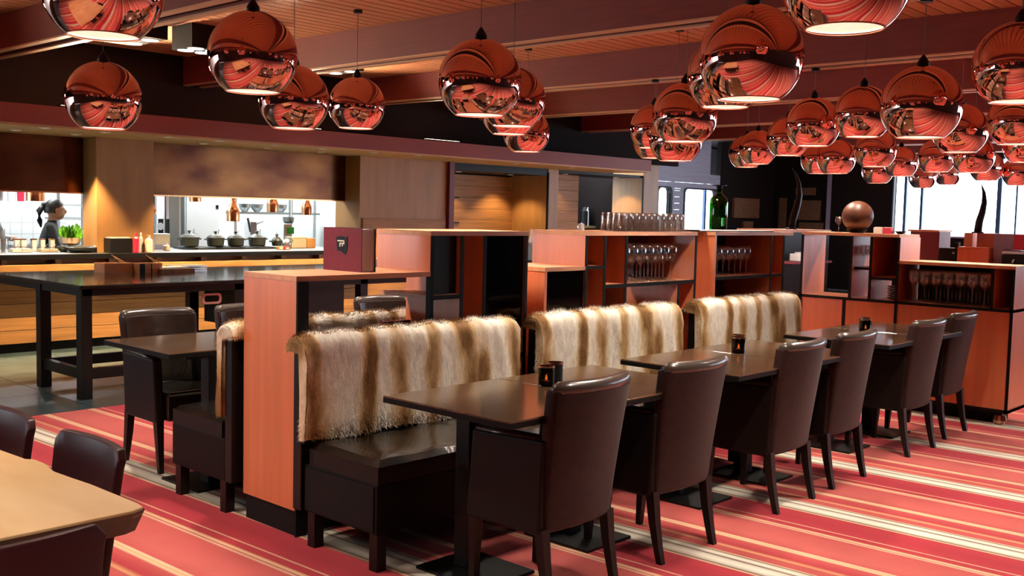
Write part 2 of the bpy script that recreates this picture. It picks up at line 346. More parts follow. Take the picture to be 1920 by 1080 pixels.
# kitchen facade
wl = struct('wall_kitchen', G().box(X0, 10.46, 0, 8.32, 10.5, 0.90), 'dark_wall')
mk('plinth', G().box(X0, 10.44, 0, 8.32, 10.46, 0.09), 'black_matte', parent=wl)
zz = 0.09
for k in range(6):
    h = 0.132; mk('plank', G().box(X0, 10.40, zz+0.002, 8.30, 10.458, zz+h-0.003), 'plank_wood', parent=wl, bevel=0.002, seg=1); zz += h
for a, b in ((4.88, 5.51),):
    mk('pillar', G().box(a, 10.4, 0.981, b, 10.72, 2.17), 'pillar_wood', parent=wl)
mk('pillar', G().box(8.32, 10.4, 0, 9.84, 10.9, 2.17), 'pillar_wood', parent=wl)
zz = 0.02
for k in range(8):
    mk('plank', G().box(8.36, 10.378, zz, 9.82, 10.40, zz+0.165), 'plank_wood', parent=wl, bevel=0.002, seg=1); zz += 0.17
mk('niche_post', G().box(9.84, 10.34, 0, 9.93, 10.44, 2.17), 'maroon', parent=wl)
mk('niche_head', G().box(9.93, 10.42, 2.07, 11.98, 11.2, 2.17), 'black', parent=wl)
zz = 0.0
for k in range(12):
    mk('plank', G().box(9.9, 11.17, zz, 12.02, 11.2, zz+0.168), 'plank_wood', parent=wl, bevel=0.002, seg=1); zz += 0.171
mk('pillar', G().box(12.0, 10.42, 0, 12.24, 11.2, 2.17), 'pillar_wood', parent=wl)
mk('pillar_edge', G().box(11.985, 10.40, 0, 12.0, 10.44, 2.12), 'black', parent=wl)
zz = 0.0
for k in range(13):
    mk('plank', G().box(12.2, 11.0, zz, 13.45, 11.03, zz+0.168), 'plank_wood', parent=wl, bevel=0.002, seg=1); zz += 0.171
mk('niche_back', G().box(13.45, 12.2, 0, 15.2, 12.25, 2.4), 'dark_wall', parent=wl)
mk('niche_head', G().box(12.24, 10.42, 2.13, 14.5, 11.2, 2.17), 'black', parent=wl)
mk('pillar', G().box(14.45, 10.4, 0, 14.9, 11.05, 2.4), 'pillar_wood', parent=wl); mk('niche_side_shade', G().box(14.6, 11.05, 0, 14.9, 12.2, 2.4), 'dark_wall', parent=wl)  # deep part of the return wall coloured dark, shade beyond the lamp's arc
mk('pillar_edge', G().box(14.435, 10.385, 0, 14.455, 10.41, 2.17), 'black', parent=wl)
for pz in ((846, 858, 370), (846, 857, 417)):
    q = PY(pz[0], pz[2], 11.16); mk('door_hinge', G().box(q.x, 11.15, q.z-0.008, q.x+0.16, 11.172, q.z+0.008), 'black', parent=wl)
mk('niche_back', G().box(9.9, 11.2, 0, 13.5, 11.26, 3.0), 'dark_wall', parent=wl)
# pale blue plank wall beyond the soffit, with two rounded openings
bw = struct('wall_blue', G().box(15.2, 11.5, 2.36, 18.3, 11.55, 3.2), 'blue_plank')
def rounded(x0, x1, z0, z1, r, n=5):
    pts = []
    for cx_, cz_, a0 in ((x1-r, z1-r, 0), (x0+r, z1-r, PI/2), (x0+r, z0+r, PI), (x1-r, z0+r, 1.5*PI)):
        pts += [(cx_+r*math.cos(a0+PI/2*k/n), cz_+r*math.sin(a0+PI/2*k/n)) for k in range(n+1)]
    return pts
YB = 11.5
opx = [(PY(1234, 380, YB).x, PY(1257, 380, YB).x), (PY(1284, 380, YB).x, PY(1344, 380, YB).x)]
OT = PY(1300, 355, YB).z; OB = 0.8
ex = [14.9, opx[0][0], opx[0][1], opx[1][0], opx[1][1], max(opx[1][1]+0.1, 18.3)]; XE = ex[5]
we = struct('wall_end', G().box(XE, 11.5, 0, 21, 11.6, 3.2), 'dark_wall')
for a, b, c, d in ((1372, 373, 1420, 408), (1390, 415, 1408, 431)):
    q0, q1 = PY(a, d, 11.5), PY(c, b, 11.5); mk('wall_panel', G().box(q0.x, 11.44, q0.z, q1.x, 11.5, q1.z), 'brown_panel', parent=we)
zz = OT
k = 0
while zz < 2.36:
    h = min(0.125, 2.36-zz); mk('plank', G().box(14.9, YB, zz+0.002, XE, YB+0.03, zz+h-0.002), 'blue_plank', parent=bw, bevel=0.003, seg=1); zz += h
for a, b in ((ex[0], ex[1]), (ex[2], ex[3]), (ex[4], ex[5])):
    if b > a:
        zz = 0.0
        while zz < OT-0.01:
            h = min(0.125, OT-zz); mk('plank', G().box(a, YB, zz+0.002, b, YB+0.03, zz+h-0.002), 'blue_plank', parent=bw, bevel=0.003, seg=1); zz += h
for a, b in opx:
    mk('plank', G().box(a, YB, 0, b, YB+0.03, OB), 'blue_plank', parent=bw)
    pts = rounded(a, b, OB, OT, 0.10); n = len(pts)
    fr = G(); vs_ = []
    for dy in (-0.012, 0.10): vs_ += [(x, YB+dy, z) for x, z in pts]
    for dy in (0.10, -0.012): vs_ += [(x+(0.05 if x > (a+b)/2 else -0.05), YB+dy, z+(0.03 if z > 1.4 else -0.03)) for x, z in pts]
    fr.add(vs_, [(r_*n+i, r_*n+(i+1) % n, ((r_+1) % 4)*n+(i+1) % n, ((r_+1) % 4)*n+i) for r_ in range(4) for i in range(n)])
    mk('opening_frame', fr, 'black', parent=bw)
w3 = struct('window_3', G().box(15.0, 12.9, 0.6, 20.6, 12.905, 2.3), 'window_glass')
for x in (15.0, 16.6, 17.9, 19.0, 20.3): mk('window_mullion', G().box(x, 12.87, 0.6, x+0.06, 12.93, 2.3), 'blue_frame', parent=w3)
mk('window_surround', G().box(14.9, 12.86, 0, 21, 12.94, 0.6).box(14.9, 12.86, 2.3, 21, 12.94, 3.2).box(20.6, 12.86, 0.6, 21, 12.94, 2.3), 'white_wall', parent=w3)
struct('wall_side', G().box(14.9, 11.55, 0, 15.0, 12.9, 3.2), 'white_wall')
struct('trim_1', G().box(14.9, 10.3, 3.05, 21.2, 12.95, 3.2), 'dark_wall')

# kitchen room behind the openings
kw = struct('wall_kitchen_rear', G().box(X0, 14.4, 0, 10, 14.5, 3.0).box(9.9, 11.0, 0, 10.0, 14.4, 3.0).box(X0, 10.9, 2.3, X0+0.1, 14.4, 3.0), 'white_wall')
struct('ceiling_kitchen', G().box(X0, 10.3, 2.9, 10, 14.5, 3.0), 'white_wall')
mk('tile_field', G().box(2, 14.37, 0.9, 6.3, 14.4, 2.2), 'white_tile', parent=kw)
for i, (x, y) in enumerate(((4.6, 12.0), (7.2, 12.0), (9.0, 12.2), (5.5, 13.3), (8.0, 13.3))):
    t = thing('tube_light', 'white fluorescent fitting on the kitchen ceiling', 'ceiling light', (x, y, 2.9), 0, 'kitchen ceiling tubes')
    mk('housing', G().box(-0.65, -0.12, -0.05, 0.65, 0.12, 0), 'white', parent=t); mk('diffuser', G().box(-0.62, -0.1, -0.07, 0.62, 0.1, -0.05), 'kitchen_tube', parent=t)
# copper toned shutters over the two openings
for a, b, lab in ((2.0, 4.88, 'dark bronze metal shutter above the cooks, beside the wooden pillar'), (5.51, 8.32, 'wide dark bronze metal shutter above the row of black cooking pots')):
    s = mk('shutter', G().box(a, 10.70, 1.60, b, 10.74, 2.17), 'bronze'); tag(s, lab, 'shutter')
    mk('bottom_rail', G().box(a, 10.69, 1.585, b, 10.75, 1.60), 'copper_brushed', parent=s)
# counter: slab, rail with brackets
t = thing('serving_counter', 'long kitchen serving counter with black front edge and steel top', 'counter', (2.0, 10.2, 0))
mk('steel_top', G().box(0, 0.03, 0.955, 6.3, 1.2, 0.98), 'steel', parent=t)
mk('front_edge', G().box(0, -0.01, 0.93, 6.32, 0.03, 0.978), 'black', parent=t)
mk('under_board', G().box(0, 0.10, 0.885, 6.3, 0.2, 0.955), 'plank_wood', parent=t)
for px in (8, 110, 210, 298, 382, 458, 532, 602):
    q = PY(px, 490, 10.22); mk('bracket', G().box(q.x-2.0-0.03, 0.02, 0.885, q.x-2.0+0.03, 0.12, 0.93), 'oak', parent=t)
r = mk('counter_rail', G().box(0, 0, 0, 6.35, 0.185, 0.085), 'oak', loc=(2.0, 10.205, 0.795), bevel=0.004); tag(r, 'pale oak tray rail running along the front of the kitchen counter', 'rail')

# downlights in the soffit board
dl = thing('downlight', 'small round recessed downlight in the soffit over the kitchen counter', 'downlight', (0, 0, 2.17), 0, 'soffit downlights')
mk('ring', G().lathe([(0.035, 0.0), (0.05, 0.0), (0.05, -0.006), (0.035, -0.006)], 20, caps=False), 'white', parent=dl); mk('lens', G().lathe([(0.035, -0.002), (0.0005, -0.002)], 20), 'downlight_lens', parent=dl)
pos = [(x, 9.62) for x in (2.9, 4.03, 4.6, 5.26, 5.83, 6.5, 7.15, 7.9, 8.6)] + [(x, 10.22) for x in (3.4, 4.01, 4.59, 6.0, 6.8, 7.57)] + [(10.5, 9.72), (11.7, 9.72), (12.9, 9.72)]
for i, (x, y) in enumerate(pos):
    o = dl if i == 0 else dup(dl)
    o.location = (x, y, 2.17)
    if i % 2 == 0 or x > 8.3 or y > 10: lamp('SPOT', 'downlight_beam', o, (0, 0, -0.012), DOWN_W*(1.25 if x > 8.3 else 1), (1.0, 0.66, 0.32), (0, 0, 0), 0.02, 1.45, 0.45)

for i, (x, y, z, e) in enumerate(((10.5, 10.85, 2.069, 30), (11.55, 10.8, 2.069, 45), (12.75, 10.72, 2.129, 14), (14.1, 10.72, 2.129, 35))):
    o = dup(dl, loc=(x, y, z), label='small round downlight in the head of a plank-lined niche', group='niche downlights')
    for c in list(o.children):
        if c.type == 'LIGHT': bpy.data.objects.remove(c)
    lamp('SPOT', 'downlight_beam', o, (0, 0, -0.012), e, (1.0, 0.66, 0.32), (0, 0, 0), 0.02, 1.9, 0.5)
# ------------------------------------------------------------------ pendants
R = 0.225
def pendant_proto():
    t = thing('pendant_lamp', 'mirror-polished copper globe pendant lamp hanging over the tables and shelf partition', 'pendant lamp', (0, 0, 0), 0, 'copper globe pendants')
    n = 26; a1 = math.acos(-0.8)
    outer = [(R*math.sin(0.10+(a1-0.10)*k/n), R*math.cos(0.10+(a1-0.10)*k/n)) for k in range(n+1)]
    mk('shade', G().lathe(outer, 56, caps=False), 'copper_ball', parent=t, smooth=True, recalc=False)
    ri = R-0.005; inner = [(ri*math.sin(0.05+(a1-0.05)*k/n), ri*math.cos(0.05+(a1-0.05)*k/n)) for k in range(n+1)]
    mk('liner', G().lathe(inner, 40, caps=False), 'ball_liner', parent=t, smooth=True, recalc=False)
    e = (R*math.sin(a1), R*math.cos(a1)); mk('rim', G().lathe([(e[0]-0.006, e[1]), (e[0]+0.001, e[1]+0.001), (e[0]+0.001, e[1]-0.002), (e[0]-0.006, e[1]-0.003), (e[0]-0.006, e[1])], 48, caps=False), 'copper_rim', parent=t)
    mk('cap', G().lathe([(0.035, R-0.006), (0.032, R+0.02), (0.016, R+0.045), (0.006, R+0.06)], 20), 'black', parent=t, smooth=True)
    mk('bulb', G().sphere((0, 0, 0.06), 0.032, 12, 8).lathe([(0.015, 0.085), (0.015, 0.14)], 10), 'bulb', parent=t)
    return t
PEND = [(193,220,66),(194,138,240),(474,166,171),(551,131,240),(669,106,240),(900,157,215),(962,122,236),(955,105,251),(987,88,284),(1408,195,185),(1362,146,200),(1284,122,265),(1226,90,277),(1229,84,296),(1267,100,301),(1588,245,52),(1911,166,190),(1727,148,257),(1618,106,256),(1525,100,273),(1478,80,291),(1421,70,307),(1400,66,313),(1568,71,325),(1535,66,325),(1641,77,312),(1645,58,343),(1689,62,330),(1800,100,285),(1908,108,270),(1756,68,322),(1825,76,323),(1730,50,352),(1777,49,346),(1850,60,338),(1910,60,347),(1922,78,304)]
P3 = []
for cx_, wd, by in PEND:
    q = Vector((0, 0, EYE)) + _ray(cx_, by-0.4*wd)*(F_PX*0.45/wd); P3.append(q)
for x, y, z in ((-0.9, 1.6, 2.35), (0.3, 1.2, 2.3), (-1.0, 3.0, 2.3), (0.25, 3.1, 2.35), (-0.6, 5.0, 2.35), (0.9, 4.9, 2.4), (0.6, -1.4, 2.3), (6.6, 0.1, 2.35), (8.7, 0.4, 2.3), (-2.2, -0.5, 2.3), (10.5, 1.2, 2.3)):
    P3.append(Vector((x, y, z)))
pp = pendant_proto()
for i, q in enumerate(P3):
    o = pp if i == 0 else dup(pp)
    o.location = q
    if q.x > 8.6 and i < len(PEND): o['label'] = 'mirror-polished copper globe pendant lamp hanging beyond the end shelf, towards the windows'; o['group'] = 'copper globe pendants towards the windows'
PL = {0: 'between the oak slab table and the orange end panel', 1: 'over the aisle before the tall black worktable', 2: 'over the kitchen-side table behind the orange end panel', 3: 'over the brown armchairs on the kitchen side', 4: 'over the aisle by the far end of the worktable', 5: 'above the step of the shelf with the burgundy book', 6: 'above the kitchen-side table behind the wine glasses', 9: 'over the second armchair of the row', 10: 'above the middle table with the tealights', 11: 'between the tumblers and the green bottle shelf', 15: 'over the carpet in front of the first armchairs', 16: 'over the open carpet in front of the armchair row', 17: 'over the armchairs between the middle and end tables', 18: 'right above the wooden ball on the end unit'}
for i, l_ in PL.items():
    o = bpy.data.objects['pendant_lamp' + ('.%03d' % i if i else '')]; o['label'] = 'mirror copper globe pendant lamp ' + l_
for o in [x for x in bpy.data.objects if x.name.startswith('pendant_lamp')]:
    # cord length differs with the hanging height; ends at slats or beam underside
    x, z = o.location.x, o.location.z; k = (x-3.5) % 2.245; top = (ZB if k < 0.24 else ZC)-z
    mk('cord', G().tube([(0, 0, R+0.055), (0, 0, top)], 0.0022, 5), 'steel_dark', parent=o)
    mk('ceiling_rose', G().lathe([(0.035, top-0.025), (0.035, top)], 14), 'black', parent=o)
    lamp('SPOT', 'pendant_beam', o, (0, 0, -0.135), PEND_W, (1.0, 0.88, 0.74), size=0.05, spot=2.25, blend=0.8)
    lamp('POINT', 'pendant_glow', o, (0, 0, 0.0), 0.95, (1.0, 0.82, 0.74), size=0.03)

# added uplighters, hidden on top of the soffit to brighten the ceiling
for i, (x, e) in enumerate(((2.2, 190), (4.5, 640), (6.9, 440), (9.1, 120))):
    t = thing('added_uplight', 'added slim uplighter hidden on top of the soffit', 'uplight', (x, 9.72, 2.3625), 0, 'added hidden uplighters'); mk('housing', G().box(-0.3, -0.04, 0, 0.3, 0.04, 0.03), 'black_matte', parent=t); mk('lens', G().box(-0.28, -0.03, 0.03, 0.28, 0.03, 0.034), 'downlight_lens', parent=t)
    lamp('SPOT', 'added_uplight_beam', t, (0, -0.02, 0.06), e, (1.0, 0.74, 0.50), (math.radians(-128), 0, 0), 0.1, 1.9, 1.0)
# square black four-lamp ceiling spots
def box_spot(c, b, d, h, lab):
    t = thing('ceiling_spot_box', lab, 'ceiling light', c)
    mk('housing', G().box(-b, -d, 0, b, d, h), 'black_matte', parent=t)
    for i in (-1, 1):
        for j in (-1, 1):
            mk('reflector', G().lathe([(b*0.42, -0.001), (b*0.42, -0.006), (0.0005, -0.006)], 18, (i*b*0.5, j*d*0.5, 0)), 'spot_lens', parent=t)
    lamp('SPOT', 'spot_beam', t, (0, 0, -0.03), 40, (1, 0.82, 0.6), (0, 0, 0), 0.05, 1.6, 0.6)
box_spot((4.47, 8.80, 2.94), 0.17, 0.30, ZC-2.94, 'black four-lamp ceiling spotlight box, its lit lamps facing down, by the cross beam')
q = PZ(374, 99, 2.84); box_spot((q.x, q.y, 2.86), 0.17, 0.17, ZC-2.86, 'black four-lamp ceiling spotlight box half hidden behind a copper globe')
q = PZ(633, 134, 2.94); box_spot((q.x, q.y, 2.94), 0.15, 0.25, ZC-2.94, 'black ceiling spotlight box just above the globe by the far end of the worktable')

# ------------------------------------------------------------------ shelf partition units
YF, YK, ZL, ZH = 3.83, 4.25, 1.19, 1.395
TH = 0.022
def board(t, name, x0, x1, y0, y1, z0, z1, mat='laminate', edge='-y'):
    o = mk(name, G().box(x0, y0, z0, x1, y1, z1), mat, parent=t)
    e = 0.004
    if edge == '-y': mk('edge_band', G().box(x0-0.0005, y0-e, z0-0.0005, x1+0.0005, y0, z1+0.0005), 'black_edge', parent=o)
    if edge == '-x': mk('edge_band', G().box(x0-e, y0-0.0005, z0-0.0005, x0, y1+0.0005, z1+0.0005), 'black_edge', parent=o)
    return o
D = YK-YF
# unit by the end panel (local origin at its left front foot)
u1 = thing('shelf_unit', 'stepped orange shelf partition with a wide orange end panel and a burgundy book on it', 'shelf', (2.71, YF, 0))
L1, S1 = 1.54, 0.81
mk('end_panel', G().box(0, 0, 0.12, 0.03, D, ZL-0.024), 'laminate', parent=u1); mk('edge_band', G().box(0.0, -0.012, 0.0, 0.06, 0.0, ZL-0.024), 'black_edge', parent=u1)
mk('plinth', G().box(0.01, 0.01, 0, L1, D-0.01, 0.12), 'black_matte', parent=u1)
mk('top_board', G().box(-0.002, -0.004, ZL-0.024, S1, D, ZL), 'laminate_top', parent=u1)
board(u1, 'base_board', 0.03, L1, 0, D, 0.12, 0.145)
mk('back_panel', G().box(0.03, D-0.03, 0.14, 0.27, D-0.01, ZL-0.024), 'maroon', parent=u1)
mk('back_panel', G().box(0.27, D-0.03, 0.14, S1, D-0.01, 0.88), 'black', parent=u1)
board(u1, 'divider', S1, S1+TH, 0, D, ZL-0.024, ZH-0.024); board(u1, 'post', S1, S1+TH, 0, 0.03, 0.14, ZL-0.024, 'black_edge')
mk('top_board', G().box(S1-0.002, -0.004, ZH-0.024, L1, D, ZH), 'laminate_top', parent=u1)
board(u1, 'divider', 1.02, 1.02+TH, 0, D, 0.14, ZH-0.024, edge='-y'); board(u1, 'divider', 1.19, 1.19+TH, 0, D, 0.14, ZH-0.024)
board(u1, 'divider', L1-TH, L1, 0, D, 0.12, ZH-0.024)
board(u1, 'shelf', S1+TH, 1.02, 0, D, 1.045, 1.045+TH, 'laminate_top'); board(u1, 'shelf', 1.19+TH, L1-TH, 0, D, 0.70, 0.722, 'laminate_top')
mk('back_panel', G().box(S1+TH, 0.03, 1.07, 1.02, 0.045, ZH-0.024), 'black', parent=u1); mk('back_panel', G().box(S1+TH, D-0.04, 0.14, 1.19, D-0.02, 0.9), 'maroon', parent=u1)
mk('glass_door', G().box(1.19+TH, 0.01, 0.724, L1-TH, 0.016, ZH-0.026), 'dark_glass', parent=u1); mk('back_panel', G().box(1.19+TH, D-0.03, 0.14, L1-TH, D-0.01, ZH-0.024), 'black', parent=u1)
# middle unit with the rows of wine glasses
u2 = thing('shelf_unit', 'orange shelf partition with rows of wine glasses and a tray of tumblers on top', 'shelf', (4.40, YF, 0))
L2 = 1.56; S2 = 0.36
mk('end_panel', G().box(0, 0, 0.10, TH, D, ZL-0.024), 'laminate', parent=u2); mk('plinth', G().box(0.01, 0.01, 0, L2, D-0.01, 0.10), 'black_matte', parent=u2)
mk('top_board', G().box(-0.002, -0.004, ZL-0.024, S2+0.01, D, ZL), 'laminate_top', parent=u2); mk('top_board', G().box(S2-0.002, -0.004, ZH-0.024, L2, D, ZH), 'laminate_top', parent=u2)
board(u2, 'divider', S2, S2+TH, 0, D, 0.12, ZH-0.024)
board(u2, 'base_board', TH, L2, 0, D, 0.10, 0.122)
mk('glass_door', G().box(TH, 0.008, 0.14, S2, 0.014, ZL-0.026), 'dark_glass', parent=u2); mk('back_panel', G().box(TH, D-0.03, 0.12, S2, D-0.01, ZL-0.024), 'black', parent=u2)
board(u2, 'shelf', TH, S2, 0, D, 0.86, 0.882)
board(u2, 'divider', 0.54, 0.54+TH, 0, D, 0.12, ZH-0.024); board(u2, 'divider', 0.755, 0.755+TH, 0, D, 0.12, ZH-0.024); board(u2, 'divider', L2-TH, L2, 0, D, 0.10, ZH-0.024)
board(u2, 'shelf', S2+TH, 0.54, 0, D, 1.172, 1.19, 'laminate_top'); board(u2, 'shelf', 0.54+TH, 0.755, 0, D, 1.05, 1.072, 'laminate_top'); board(u2, 'shelf', 0.755+TH, L2-TH, 0, D, 1.05, 1.072, 'laminate_top')
board(u2, 'divider', 1.345, 1.345+TH, 0, D, 0.86, 1.05); board(u2, 'shelf', 1.345+TH, L2-TH, 0, D, 0.85, 0.872, 'laminate_top')
mk('back_panel', G().box(0.40, D-0.03, 0.12, 0.755, D-0.01, ZH-0.024), 'maroon', parent=u2); mk('back_panel', G().box(1.20, D-0.03, 1.072, L2-TH, D-0.01, ZH-0.024), 'maroon', parent=u2); mk('back_panel', G().box(0.755, D-0.03, 0.12, L2-TH, D-0.01, 0.86), 'laminate', parent=u2)
# third unit
u3 = thing('shelf_unit', 'orange shelf partition carrying a green glass bottle on a dark tray', 'shelf', (6.19, YF, 0))
L3 = 1.12
mk('end_panel', G().box(0, 0, 0.10, TH, D, ZH-0.024), 'laminate', parent=u3); mk('plinth', G().box(0.01, 0.01, 0, L3, D-0.01, 0.10), 'black_matte', parent=u3)
mk('top_board', G().box(-0.002, -0.004, ZH-0.024, L3, D, ZH), 'laminate_top', parent=u3)
board(u3, 'base_board', TH, L3, 0, D, 0.10, 0.122)
board(u3, 'divider', 0.78, 0.78+TH, 0, D, 0.12, ZH-0.024); board(u3, 'divider', L3-TH-0.13, L3-0.13, 0, D, 0.12, ZH-0.024); board(u3, 'divider', 0.18, 0.18+TH, 0.2, D, 0.12, 1.07)
board(u3, 'shelf', TH, L3-0.15, 0, D, 1.06, 1.082); mk('back_panel', G().box(TH, D-0.03, 1.08, L3-0.13, D-0.01, ZH-0.024), 'black', parent=u3); mk('back_panel', G().box(TH, D-0.03, 0.12, L3-0.15, D-0.01, 1.06), 'maroon', parent=u3)
# end wing, running across the row
XW = 8.0
u4 = thing('shelf_unit', 'long glossy orange shelf end unit across the row, with wine glasses in its lower shelf', 'shelf', (XW, 2.41, 0))
LW = 1.70; DW = 0.40     # local y from 0 (window side) to LW
def wy(px): return PX(px, 550, XW).y-2.41
ys = wy(1681)
mk('front_panel', G().box(0.004, 0.02, 0.125, 0.022, wy(1583)-0.012, 0.848), 'laminate', parent=u4); mk('front_panel', G().box(0.004, wy(1583)+0.012, 0.125, 0.022, LW, 0.848), 'laminate', parent=u4)
board(u4, 'shelf', 0, DW, 0, LW, 0.848, 0.87, 'laminate_top', '-x')
mk('top_board', G().box(-0.004, -0.002, ZL-0.024, DW, ys, ZL), 'laminate_top', parent=u4); mk('top_board', G().box(-0.004, ys-0.002, ZH-0.024, DW, LW, ZH), 'laminate_top', parent=u4)
board(u4, 'base_board', 0, DW, 0, LW, 0.10, 0.125, 'laminate', '-x')
for yy, z1 in ((0, ZL), (ys-0.011, ZH), (LW-TH, ZH)): board(u4, 'end_panel', 0, DW, yy, yy+TH, 0.10, z1-0.024, 'laminate', '-x')
for px, z1 in ((1860, ZL), (1630, ZH), (1593, ZH)):
    board(u4, 'divider', 0, DW, wy(px)-0.011, wy(px)+0.011, 0.87, z1-0.024, 'laminate', '-x')
mk('edge_band', G().box(-0.002, wy(1583)-0.012, 0.125, 0.022, wy(1583)+0.012, 0.848), 'black_edge', parent=u4)
board(u4, 'shelf', 0, DW, ys, wy(1630), 1.03, 1.05, 'laminate_top', '-x'); board(u4, 'shelf', 0.05, DW, wy(1630), wy(1593), 1.10, 1.12, 'laminate_top', '-x')
mk('back_panel', G().box(DW-0.02, ys, 1.05, DW, wy(1630), ZH-0.024), 'maroon', parent=u4); mk('back_panel', G().box(DW-0.02, 0.02, 0.87, DW, ys-0.02, ZL-0.024), 'black', parent=u4)
for yy in (0.08, LW/2, LW-0.08):
    mk('caster', G().lathe([(0.04, 0), (0.05, 0.03), (0.04, 0.07)], 14, (0.10, yy, 0)), 'copper_rim', parent=u4); mk('caster_stem', G().box(0.08, yy-0.02, 0.06, 0.12, yy+0.02, 0.10), 'black', parent=u4)
mk('foot_rail', G().box(0.14, 0.1, 0, DW-0.05, LW-0.1, 0.1), 'black_matte', parent=u4)
# another shelf farther on, seen above the end unit, and one beyond the gap
u5 = thing('shelf_unit', 'far stepped shelf behind the end unit with orange, mauve and purple blocks', 'shelf', (11.0, 2.6, 0))
def far_y(px): return PX(px, 440, 11.0).y-2.6
mk('body', G().box(0.02, 0, 0.1, 0.42, far_y(1690), 1.06), 'maroon', parent=u5); mk('plinth', G().box(0.04, 0.02, 0, 0.4, far_y(1690)-0.02, 0.1), 'black_matte', parent=u5)
mk('top_board', G().box(0, 0, 1.06, 0.44, far_y(1690), 1.08), 'laminate_top', parent=u5)
for a, b, z0, z1, d0, mt in ((1700, 1755, 1.08, ZH, 0.1, 'maroon'), (1795, 1811, 1.08, ZH, 0.2, 'laminate'), (1797, 1856, 1.08, 1.25, 0.0, 'laminate'), (1818, 1857, 1.08, ZH, 0.22, 'laminate'), (1858, 1892, 1.08, ZH, 0.1, 'lavender'), (1898, 1930, 1.24, ZH, 0.05, 'crimson')):
    mk('cabinet_block', G().box(d0, far_y(b), z0, 0.42, far_y(a), z1), mt, parent=u5)
mk('top_board', G().box(0.05, far_y(1757), ZH, 0.44, far_y(1698), ZH+0.02), 'laminate_top', parent=u5)
t = thing('coffee_machine', 'squat black coffee machine on the far stepped shelf, against the window', 'coffee machine', (11.22, 2.6+far_y(1774), 1.08))
mk('body', G().box(-0.12, -0.1, 0, 0.12, 0.1, 0.15), 'black', parent=t, bevel=0.01); mk('spout', G().box(-0.06, -0.075, 0.15, 0.0, -0.035, 0.21), 'black', parent=t); mk('knob', G().lathe([(0.012, 0), (0.012, 0.02)], 10, (-0.125, -0.05, 0.09)), 'steel', parent=t)
t = thing('espresso_machine', 'black and steel espresso machine beside the purple block on the far shelf', 'coffee machine', (11.2, 2.6+far_y(1905), 1.08))
mk('body', G().box(-0.14, -0.14, 0, 0.14, 0.14, 0.11), 'black', parent=t, bevel=0.008); mk('cup_tray', G().box(-0.13, -0.15, 0.11, 0.14, 0.15, 0.15), 'steel', parent=t, bevel=0.01); mk('lever', G().tube([(-0.15, 0.02, 0.06), (-0.17, 0.03, 0.03)], 0.008, 8), 'white', parent=t)
u6 = thing('shelf_unit', 'dark red shelf standing alone beyond the gap, holding a small white box', 'shelf', (8.75, 4.75, 0))
mk('body', G().box(0, 0, 0.1, 1.1, 0.02, 1.37), 'black', parent=u6); mk('side_panel', G().box(0, 0, 0.1, 0.02, 0.42, 1.37), 'laminate', parent=u6); mk('side_panel', G().box(1.08, 0, 0.1, 1.1, 0.42, 1.37), 'laminate', parent=u6); mk('top_board', G().box(-0.005, -0.005, 1.37, 1.105, 0.425, ZH), 'laminate_top', parent=u6); mk('plinth', G().box(0.02, 0.02, 0, 1.08, 0.4, 0.1), 'black_matte', parent=u6); mk('shelf', G().box(0.0, -0.2, 1.08, 0.75, 0.0, 1.10), 'maroon', parent=u6)
q = Vector((min(9.4, max(8.84, PY(1496, 480, 4.65).x)), 4.65, 1.1005)); b_ = mk('napkin_box', G().box(-0.07, -0.05, 0, 0.07, 0.05, 0.07), 'white', loc=q, bevel=0.006); tag(b_, 'small white box on the dark red shelf beyond the gap', 'box'); mk('napkin', G().box(-0.05, -0.008, 0.07, 0.05, 0.008, 0.085), 'white', parent=b_)

# ------------------------------------------------------------------ glasses
def wine_glass(h, rb):
    p = [(0.001, 0), (0.034, 0.0), (0.034, 0.003), (0.006, 0.008), (0.0038, 0.02), (0.0038, h*0.46), (0.012, h*0.5), (rb*0.85, h*0.62), (rb, h*0.74), (rb*0.9, h*0.88), (rb*0.78, h), (rb*0.75, h), (rb*0.87, h*0.88), (rb*0.96, h*0.74), (rb*0.8, h*0.63), (0.001, h*0.53)]
    return G().lathe(p, 14, caps=False)
wg = None
def place_glass(x, y, z, s, label, group, proto=[None]):
    if proto[0] is None:
        proto[0] = mk('wine_glass', wine_glass(0.22, 0.038), 'clear_glass', smooth=True); o = proto[0]
    else: o = proto[0].copy(); COL.objects.link(o)
    o.location = (x, y, z); o.scale = (s, s, s); tag(o, label, 'wine glass', group); return o
for i in range(7):
    for j in range(4): place_glass(4.40+0.825+i*0.087, YF+0.06+j*0.09, 1.0725, 1.1, 'stemmed wine glass standing in the shelf below the tumblers', 'wine glasses below the tumblers')
for i in range(7):
    for j in range(3): place_glass(6.19+0.09+i*0.08, YF+0.08+j*0.1, 1.0825, 0.95, 'stemmed wine glass in the dark shelf below the green bottle', 'wine glasses below the green bottle')
for i in range(7):
    for j in range(4): place_glass(XW+0.07+j*0.09, 2.41+wy(1852)+0.045+i*0.09, 0.8705, 1.16, 'stemmed wine glass standing in the low shelf of the end unit', 'wine glasses in the end unit')
for i in range(2):
    for j in range(3): place_glass(XW+0.12+j*0.075, 2.41+wy(1626)+0.03+i*0.066, 1.1205, 0.8, 'small stemmed glass on the narrow shelf under the wooden ball', 'glasses under the wooden ball')
for i in range(3):
    for j in range(3): place_glass(4.40+0.06+i*0.1, YF+0.1+j*0.1, 0.8825, 1.1, 'wine glass behind the dark glass door of the low cabinet', 'glasses behind the dark door')
for i in range(2):
    for j in range(2): place_glass(2.71+1.27+i*0.1, YF+0.12+j*0.12, 0.7225, 1.1, 'wine glass behind the tall dark glass door by the passage', 'glasses behind the tall dark door')
tm = None
